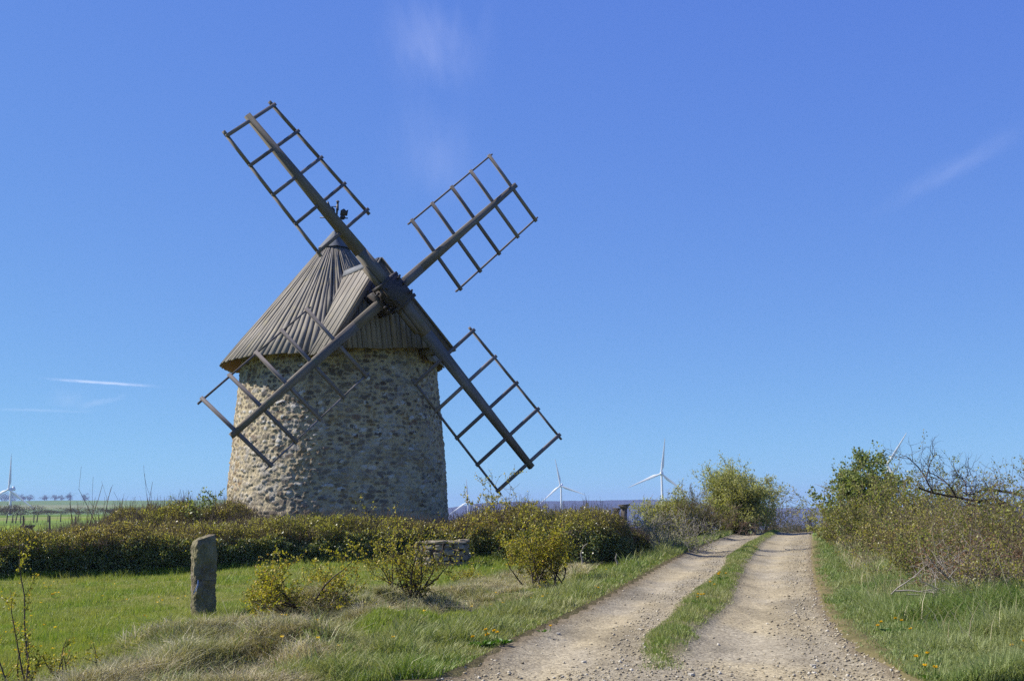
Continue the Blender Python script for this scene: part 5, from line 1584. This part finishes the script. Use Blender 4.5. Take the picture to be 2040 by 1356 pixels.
# ------------------------------------------------------------------ high clouds and vapour trails
def cloud_mat(name, dens, sc_, stretch, thr=(0.45, 0.75)):
    t = NT(name)
    tc_ = t.n("TexCoord"); sx = t.n("SeparateXYZ"); t.ln(tc_.outputs["Object"], sx.inputs[0])
    lv = t.attr("lv").outputs["Vector"]; sl_ = t.n("SeparateXYZ"); t.ln(lv, sl_.inputs[0])
    mp = t.n("Mapping"); mp.inputs["Scale"].default_value = stretch; mp.inputs["Location"].default_value = (3.37, 7.71, 1.43); mp.inputs["Rotation"].default_value = (0.37, 0.53, 0.41); t.ln(lv, mp.inputs[0])
    nz = t.noise(sc_, mp.outputs[0], 8, 0.58, 0.0)
    hw_ = t.math('MULTIPLY', t.math('SUBTRACT', 1.0, sl_.outputs[2]), 0.30)
    f = t.ramp(t.math('SUBTRACT', nz.outputs[0], hw_), [(thr[0], (0, 0, 0)), (thr[1], (1, 1, 1))])
    cx_ = t.n('CombineXYZ'); t.ln(sl_.outputs[0], cx_.inputs[0]); t.ln(sl_.outputs[1], cx_.inputs[1])
    t.ln(cx_.outputs[0], mp.inputs[0])
    f = t.math('MULTIPLY', f, sl_.outputs[2]); f = t.math('MULTIPLY', f, dens)
    tp = t.n("BsdfTransparent"); df = t.n("BsdfDiffuse"); df.inputs[0].default_value = (0.9, 0.9, 0.9, 1); tr = t.n("BsdfTranslucent"); tr.inputs[0].default_value = (0.9, 0.9, 0.9, 1)
    ad = t.n("MixShader"); t.ln(df.outputs[0], ad.inputs[1]); t.ln(tr.outputs[0], ad.inputs[2]); ad.inputs[0].default_value = 0.7
    mx = t.n("MixShader"); t.ln(f, mx.inputs[0]); t.ln(tp.outputs[0], mx.inputs[1]); t.ln(ad.outputs[0], mx.inputs[2]); t.ln(mx.outputs[0], t.out.inputs[0])
    return t.m


_alt = [7000.0]


def sky_sheet(name, corners, mat, label, cat, kind=None, alt=None, n=24, group=None, bend=0.0, fade=2.0):
    """Thin veil of ice cloud at its own height; corners are the picture positions TL, TR, BR, BL."""
    _alt[0] += 260.0; alt = _alt[0]
    P = []
    for x, y in corners:
        d = ray(x, y); P.append(EYE + d * (alt / d[2]))
    P = np.array(P)
    u = np.linspace(0, 1, n); U, V = np.meshgrid(u, u)
    G = (P[0] * ((1 - U) * (1 - V))[..., None] + P[1] * (U * (1 - V))[..., None] + P[2] * (U * V)[..., None] + P[3] * ((1 - U) * V)[..., None])
    wgt = np.sin(U * PI) ** fade * np.sin(V * PI) ** fade
    lv = np.stack([U, V, wgt], -1).reshape(-1, 3)
    ii = np.arange(n * n).reshape(n, n)
    mb = MB(); mb.raw(G.reshape(-1, 3), np.stack([ii[:-1, :-1], ii[:-1, 1:], ii[1:, 1:], ii[1:, :-1]], -1).reshape(-1, 4), lv=lv)
    o = mb.build(name, mat, None, P.mean(0), smooth=True)
    o.visible_shadow = True
    return tag(o, label, cat, group, kind)


cm = cloud_mat("cirrus", 0.16, 2.2, (2.2, 0.8, 1), (0.22, 0.85)); cm2 = cloud_mat("cirrus_faint", 0.10, 2.0, (1.8, 0.7, 1), (0.15, 0.85)); ct = cloud_mat("vapour_trail", 0.36, 3.0, (4, .6, 1), (0.0, 0.5))
sky_sheet("cirrus_cloud", [(640, -90), (1050, -120), (1020, 230), (740, 210)], cm, "brightest wispy white cirrus patch high above the mill", "cirrus cloud", "stuff")
sky_sheet("cirrus_cloud", [(690, 90), (1000, 90), (990, 460), (740, 420)], cm2, "faint cirrus veil just below the bright wisp", "cirrus cloud", "stuff")
sky_sheet("cirrus_cloud", [(70, 745), (190, 760), (190, 820), (70, 830)], cm2, "small hazy cloud patch between the vapour trails low on the left", "cirrus cloud", "stuff")
sky_sheet("cirrus_cloud", [(1680, 420), (2140, 150), (2170, 230), (1700, 480)], cm2, "long faint slanted cirrus streak at the right picture edge", "cirrus cloud", "stuff")
GV = "vapour trails low in the left sky"
sky_sheet("vapour_trail", [(70, 749), (330, 766), (330, 775), (70, 757)], ct, "sharpest thin white vapour trail low over the left fields", "vapour trail", None, group=GV, fade=1.3)
sky_sheet("vapour_trail", [(-60, 809), (220, 815), (220, 825), (-60, 818)], cm, "soft horizontal vapour trail below the sharp one at the left edge", "vapour trail", None, group=GV, fade=1.1)
sky_sheet("vapour_trail", [(135, 803), (265, 775), (272, 793), (140, 824)], cm, "short blurred vapour trail slanting up to the right", "vapour trail", None, group=GV, fade=1.1)

# ------------------------------------------------------------------ haze in the air
mb = MB()
x0, x1, y0, y1, z0, z1 = -6200, 6200, -90, 6600, -60, 114
v = [(x0, y0, z0), (x1, y0, z0), (x1, y1, z0), (x0, y1, z0), (x0, y0, z1), (x1, y0, z1), (x1, y1, z1), (x0, y1, z1)]
mb.raw(v, [(3, 2, 1, 0), (4, 5, 6, 7), (0, 1, 5, 4), (1, 2, 6, 5), (2, 3, 7, 6), (3, 0, 4, 7)])
t = NT("haze")
pv = t.n("VolumePrincipled"); pv.inputs["Color"].default_value = (0.38, 0.46, 0.86, 1); pv.inputs["Density"].default_value = 0.00014; pv.inputs["Anisotropy"].default_value = 0.0
t.ln(pv.outputs[0], t.out.inputs["Volume"])
tag(mb.build("haze", t.m), kind="stuff")
